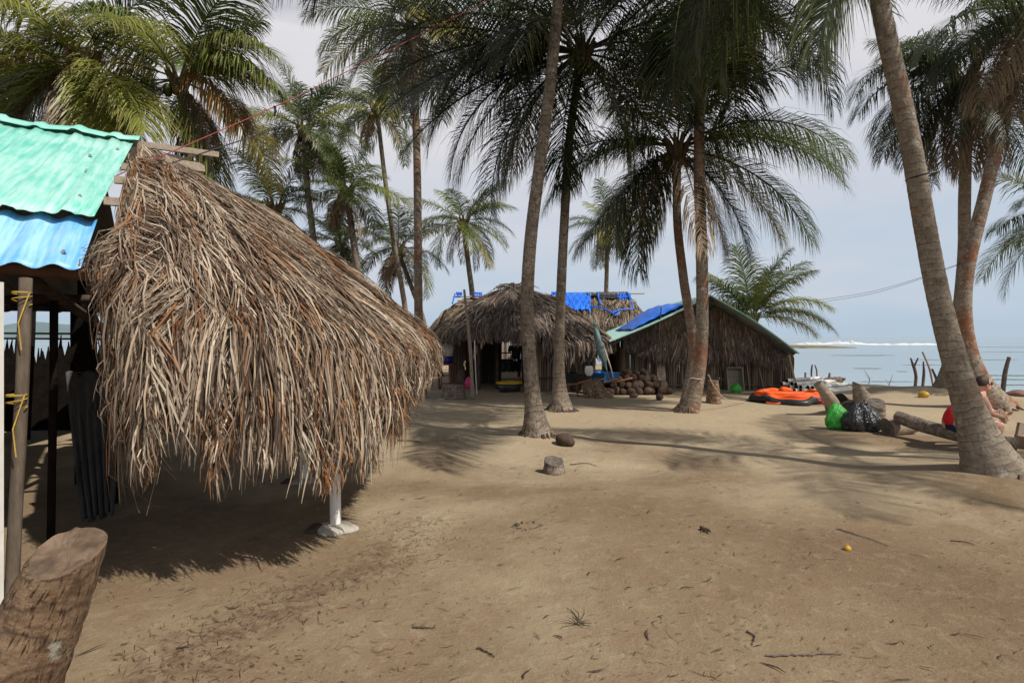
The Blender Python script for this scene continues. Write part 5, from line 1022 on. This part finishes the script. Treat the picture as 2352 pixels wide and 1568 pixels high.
g.tube([hd+[.104, -.012, .012], hd+[.104, .012, .012]], .004, 5); g.build('sunglasses', M_rubber, person)
# book
c = q3(2303, 955, -.03); bk = thing('book', c, 'open paperback book held by the seated reader', 'book')
ba = nrm(np.array([.74, .10, -.66])); bb_ = np.array([-.62, -.42, -.62]); bb_ = nrm(bb_-ba*np.dot(ba, bb_)); bn = np.cross(ba, bb_); RB_ = np.stack([ba, bb_, bn], 1)
M_card = pm('brown_card', (.20, .11, .06), (.28, .17, .10), 6, .6, .05)
for k_ in (-1, 1): g = G(); g.box(c+bn*.016*k_, (.175, .145, .004), RB_); g.build('cover', M_card, bk)
g = G(); g.box(c-bb_*.004, (.168, .142, .026), RB_); g.build('pages', M_white, bk)
# two people standing in the cookhouse doorway
def stander(x, y, hgt, rz, label, seed, shirt, trous):
    k = hgt/1.7; p = np.array([x, y, 0.0]); rt = thing('person', p, label, 'person', 'people standing in the cookhouse'); Rm = np.array(Matrix.Rotation(rz, 3, 'Z'))
    Z = lambda a, b_, c_: p+Rm@(np.array([a, b_, c_])*k)
    J = [(Z(0, 0, .95), .13*k), (Z(0, 0, 1.15), .125*k), (Z(0, 0, 1.36), .14*k), (Z(0, .01, 1.48), .06*k), (Z(0, .02, 1.54), .055*k), (Z(-.19, 0, 1.40), .06*k), (Z(-.25, .03, 1.12), .045*k), (Z(-.20, .14, .92), .034*k), (Z(-.17, .19, .86), .034*k), (Z(.19, 0, 1.40), .06*k), (Z(.25, .0, 1.12), .045*k), (Z(.25, .08, .88), .034*k), (Z(.25, .1, .80), .034*k),
         (Z(-.09, 0, .88), .10*k), (Z(-.10, .02, .48), .066*k), (Z(-.10, -.02, .08), .042*k), (Z(-.10, .14, .03), .034*k), (Z(.09, 0, .88), .10*k), (Z(.10, .02, .48), .066*k), (Z(.10, -.02, .08), .042*k), (Z(.10, .14, .03), .034*k)]
    Ed = [(0, 1), (1, 2), (2, 3), (3, 4), (2, 5), (5, 6), (6, 7), (7, 8), (2, 9), (9, 10), (10, 11), (11, 12), (0, 13), (13, 14), (14, 15), (15, 16), (0, 17), (17, 18), (18, 19), (19, 20)]
    bits = [skin_mesh(J, Ed, 'piece'), ball(Z(0, .02, 1.62), (.078*k, .098*k, .115*k)), ball(Z(0, .115, 1.61), (.013*k, .016*k, .022*k))]
    for hx in (8, 12):
        for i in range(4): b0 = J[hx][0]+Rm@np.array([(-.018+.012*i), .02, -.03]); bits.append(skin_mesh([(b0, .009), (b0+[0, 0, -.04], .009), (b0+Rm@np.array([0, .012, -.062]), .008)], [(0, 1), (1, 2)], 'piece', 1))
    merge(bits, 'body', M_skin_dark, rt, .014)
    merge([skin_mesh([(Z(0, 0, .92), .15*k), (Z(0, 0, 1.15), .142*k), (Z(0, 0, 1.37), .153*k), (Z(-.19, 0, 1.39), .075*k), (Z(-.24, .02, 1.18), .062*k), (Z(.19, 0, 1.39), .075*k), (Z(.24, 0, 1.18), .062*k)], [(0, 1), (1, 2), (2, 3), (3, 4), (2, 5), (5, 6)], 'piece')], 'shirt', shirt, rt, .014)
    merge([skin_mesh([(Z(0, 0, .95), .145*k), (Z(-.09, 0, .86), .12*k), (Z(-.10, .02, .46), .09*k), (Z(.09, 0, .86), .12*k), (Z(.10, .02, .46), .09*k)], [(0, 1), (1, 2), (0, 3), (3, 4)], 'piece')], 'shorts', trous, rt, .014)
    g = G(); g.blob(Z(0, .0, 1.645), (.086*k, .10*k, .11*k), 3, .03, seed); g.build('hair', M_hair, rt, smooth=True)
stander(-.20, 19.2, 1.62, R(190), 'person standing in the cookhouse doorway, left of the dark pair', 1, M_navy, M_rubber)
stander(.12, 19.4, 1.60, R(170), 'person standing in the cookhouse doorway, right of the dark pair', 2, M_rubber, M_navy)

# ------------------------------------------------------------------ litter on the sand
g = G(); q = np.random.default_rng(77); n = 5500
dd = 2.2+10*q.random(n)**1.6; xx = q.uniform(-1.0, 1.0, n)*dd*.95; keep = (xx > -dd*.72) & (q.random(n) < .35+.65*(np.sin(xx*1.7+dd)*np.sin(dd*2.1-xx) > .1)); dd, xx = dd[keep], xx[keep]; n = len(dd)
an_ = np.where(q.random(n) < .6, q.normal(0, .5, n), q.uniform(0, 3.14, n)); L = q.exponential(.022, n)+.012; kx, ky = np.cos(an_), np.sin(an_)
P = np.zeros((n, 3, 3)); bend = q.normal(0, .2, n)*L
for j, f in enumerate((-.5, 0, .5)):
    P[:, j, 0] = xx+kx*L*f-(ky*bend*(1-4*f*f)); P[:, j, 1] = dd+ky*L*f+kx*bend*(1-4*f*f)
P[..., 2] = gz(P[..., 0], P[..., 1])+.006+q.random((n, 1))*.004
cols = np.array([(.05, .03, .022), (.09, .055, .035), (.14, .09, .055), (.035, .022, .018), (.22, .15, .09)])[q.integers(0, 5, n)]
g.strips(P, np.tile(np.array([.5, 1, .3]), (n, 1))*(.0010+.0008*q.random(n))[:, None]*(dd**.5)[:, None], np.tile(np.stack([-ky, kx, 0*kx], -1)[:, None], (1, 3, 1)), np.repeat(cols[:, None], 3, 1))
n = 260; dd = 2.4+9*q.random(n)**1.3; xx = q.uniform(-.75, .95, n)*dd; an_ = q.normal(.2, .7, n); L = .04+.10*q.random(n)**2; bend = q.normal(0, .25, n)*L
P = np.stack([np.stack([xx+np.cos(an_)*L*k-np.sin(an_)*bend*(1-4*k*k), dd+np.sin(an_)*L*k+np.cos(an_)*bend*(1-4*k*k), gz(xx, dd)+.008+.012*(k+.5)*q.random(n)], -1) for k in (-.5, -.2, .15, .5)], 1)
g.strips(P, np.tile(np.array([.4, 1, .9, .2]), (n, 1))*(.0022+.003*q.random(n))[:, None], np.tile(np.stack([-np.sin(an_), np.cos(an_), .3+0*an_], -1)[:, None], (1, 4, 1)), np.repeat((np.array([(.06, .038, .028), (.13, .085, .05), (.20, .14, .085), (.04, .027, .02)])[q.integers(0, 4, n)])[:, None], 4, 1))
# reddish fibre along the drip line
n = 1500; f = q.random(n); yy = 2.6+2.6*f; xx = -2.85+.42*yy+q.normal(0, .22, n)+.14*np.sin(yy*3.3); an_ = q.uniform(0, 3.14, n); L = q.exponential(.025, n)+.01
P = np.stack([np.stack([xx+np.cos(an_)*L*k, yy+np.sin(an_)*L*k, gz(xx, yy)+.007], -1) for k in (-.5, .0, .5)], 1)
g.strips(P, np.tile(np.array([.5, 1, .3]), (n, 1))*.0016, np.tile(np.stack([-np.sin(an_), np.cos(an_), 0*an_], -1)[:, None], (1, 3, 1)), np.tile(np.array((.075, .032, .022)), (n, 3, 1))*q.uniform(.6, 1.5, (n, 1, 1)))
tag(g.build('leaf_litter', M_straw), 'scattered dark leaf and husk litter on the sand', kind='stuff')
def twig(pts, r, label, mat=M_darkwood, name='twig'):
    P = [on(*p_) for p_ in pts]; P = [p_+[0, 0, float(gz(p_[0], p_[1]))+r] for p_ in P]; g = G(); r *= .62; Pb = bez(P, 20); Pb[:, :2] += np.random.default_rng(len(label)).normal(0, r*.8, (20, 2)); g.tube(Pb, np.linspace(r, r*.45, 20), 6); tag(g.build(name, mat), label, 'twig', 'twigs on the sand')
twig([(1922, 1216), (1985, 1236), (2042, 1256)], .010, 'long straight twig lying beyond the small yellow fruit', M_stick)
twig([(1762, 1506), (1840, 1503), (1935, 1500)], .009, 'longest twig lying across the lower right sand', M_stick)
twig([(1718, 1452), (1732, 1466), (1728, 1482)], .008, 'short curved black twig on the lower right sand')
twig([(2185, 1238), (2215, 1240), (2240, 1248)], .008, 'dark thin twig near the foot of the thick leaning palm')
twig([(912, 1013), (950, 1015), (968, 1019)], .016, 'dark twig on shaded sand right of the thatch edge')
twig([(950, 1438), (975, 1441), (1000, 1440)], .008, 'small brown twig low at centre left of the sand')
twig([(1095, 1488), (1115, 1497), (1138, 1512)], .008, 'dark slanting twig near the bottom centre of the sand')
twig([(1310, 1066), (1345, 1064), (1370, 1070)], .010, 'thin twig lying right of the small squat stump')
twig([(1612, 1220), (1622, 1225), (1634, 1229)], .022, 'short thick dark husk scrap on the mid foreground sand')
g = G(); c = on(1330, 1432)
for i in range(9):
    a = i*1.9+.2; k = .5+.5*((i*7)%5)/4; g.tube([c+[0, 0, .008], c+[math.cos(a)*.06*k, math.sin(a)*.06*k, .012+.05*(i%3)/2], c+[math.cos(a+.3)*.12*k, math.sin(a+.3)*.10*k, .006+.09*(i%3)/2]], [.004, .003, .001], 5)
tag(g.build('twig', M_darkwood), 'star shaped tuft of dry twigs on the foreground sand', 'twig', 'twigs on the sand')
g = G(); c = on(1212, 1209); q = np.random.default_rng(8)
for i in range(46):
    a = q.uniform(0, 6.28); rr_ = q.normal(1, .12); p = c+[.115*rr_*math.cos(a), .10*rr_*math.sin(a), .005]; sz = q.uniform(.4, 1.1); g.blob(p, (.014*sz, .010*sz, .007*sz), 1, .3, i)
tag(g.build('husk_ring', M_darkwood), 'ring of dark husk crumbs on the bare sand', 'husk crumbs')

for o in list(bpy.data.objects):
    if '_w' in o: del o['_w']
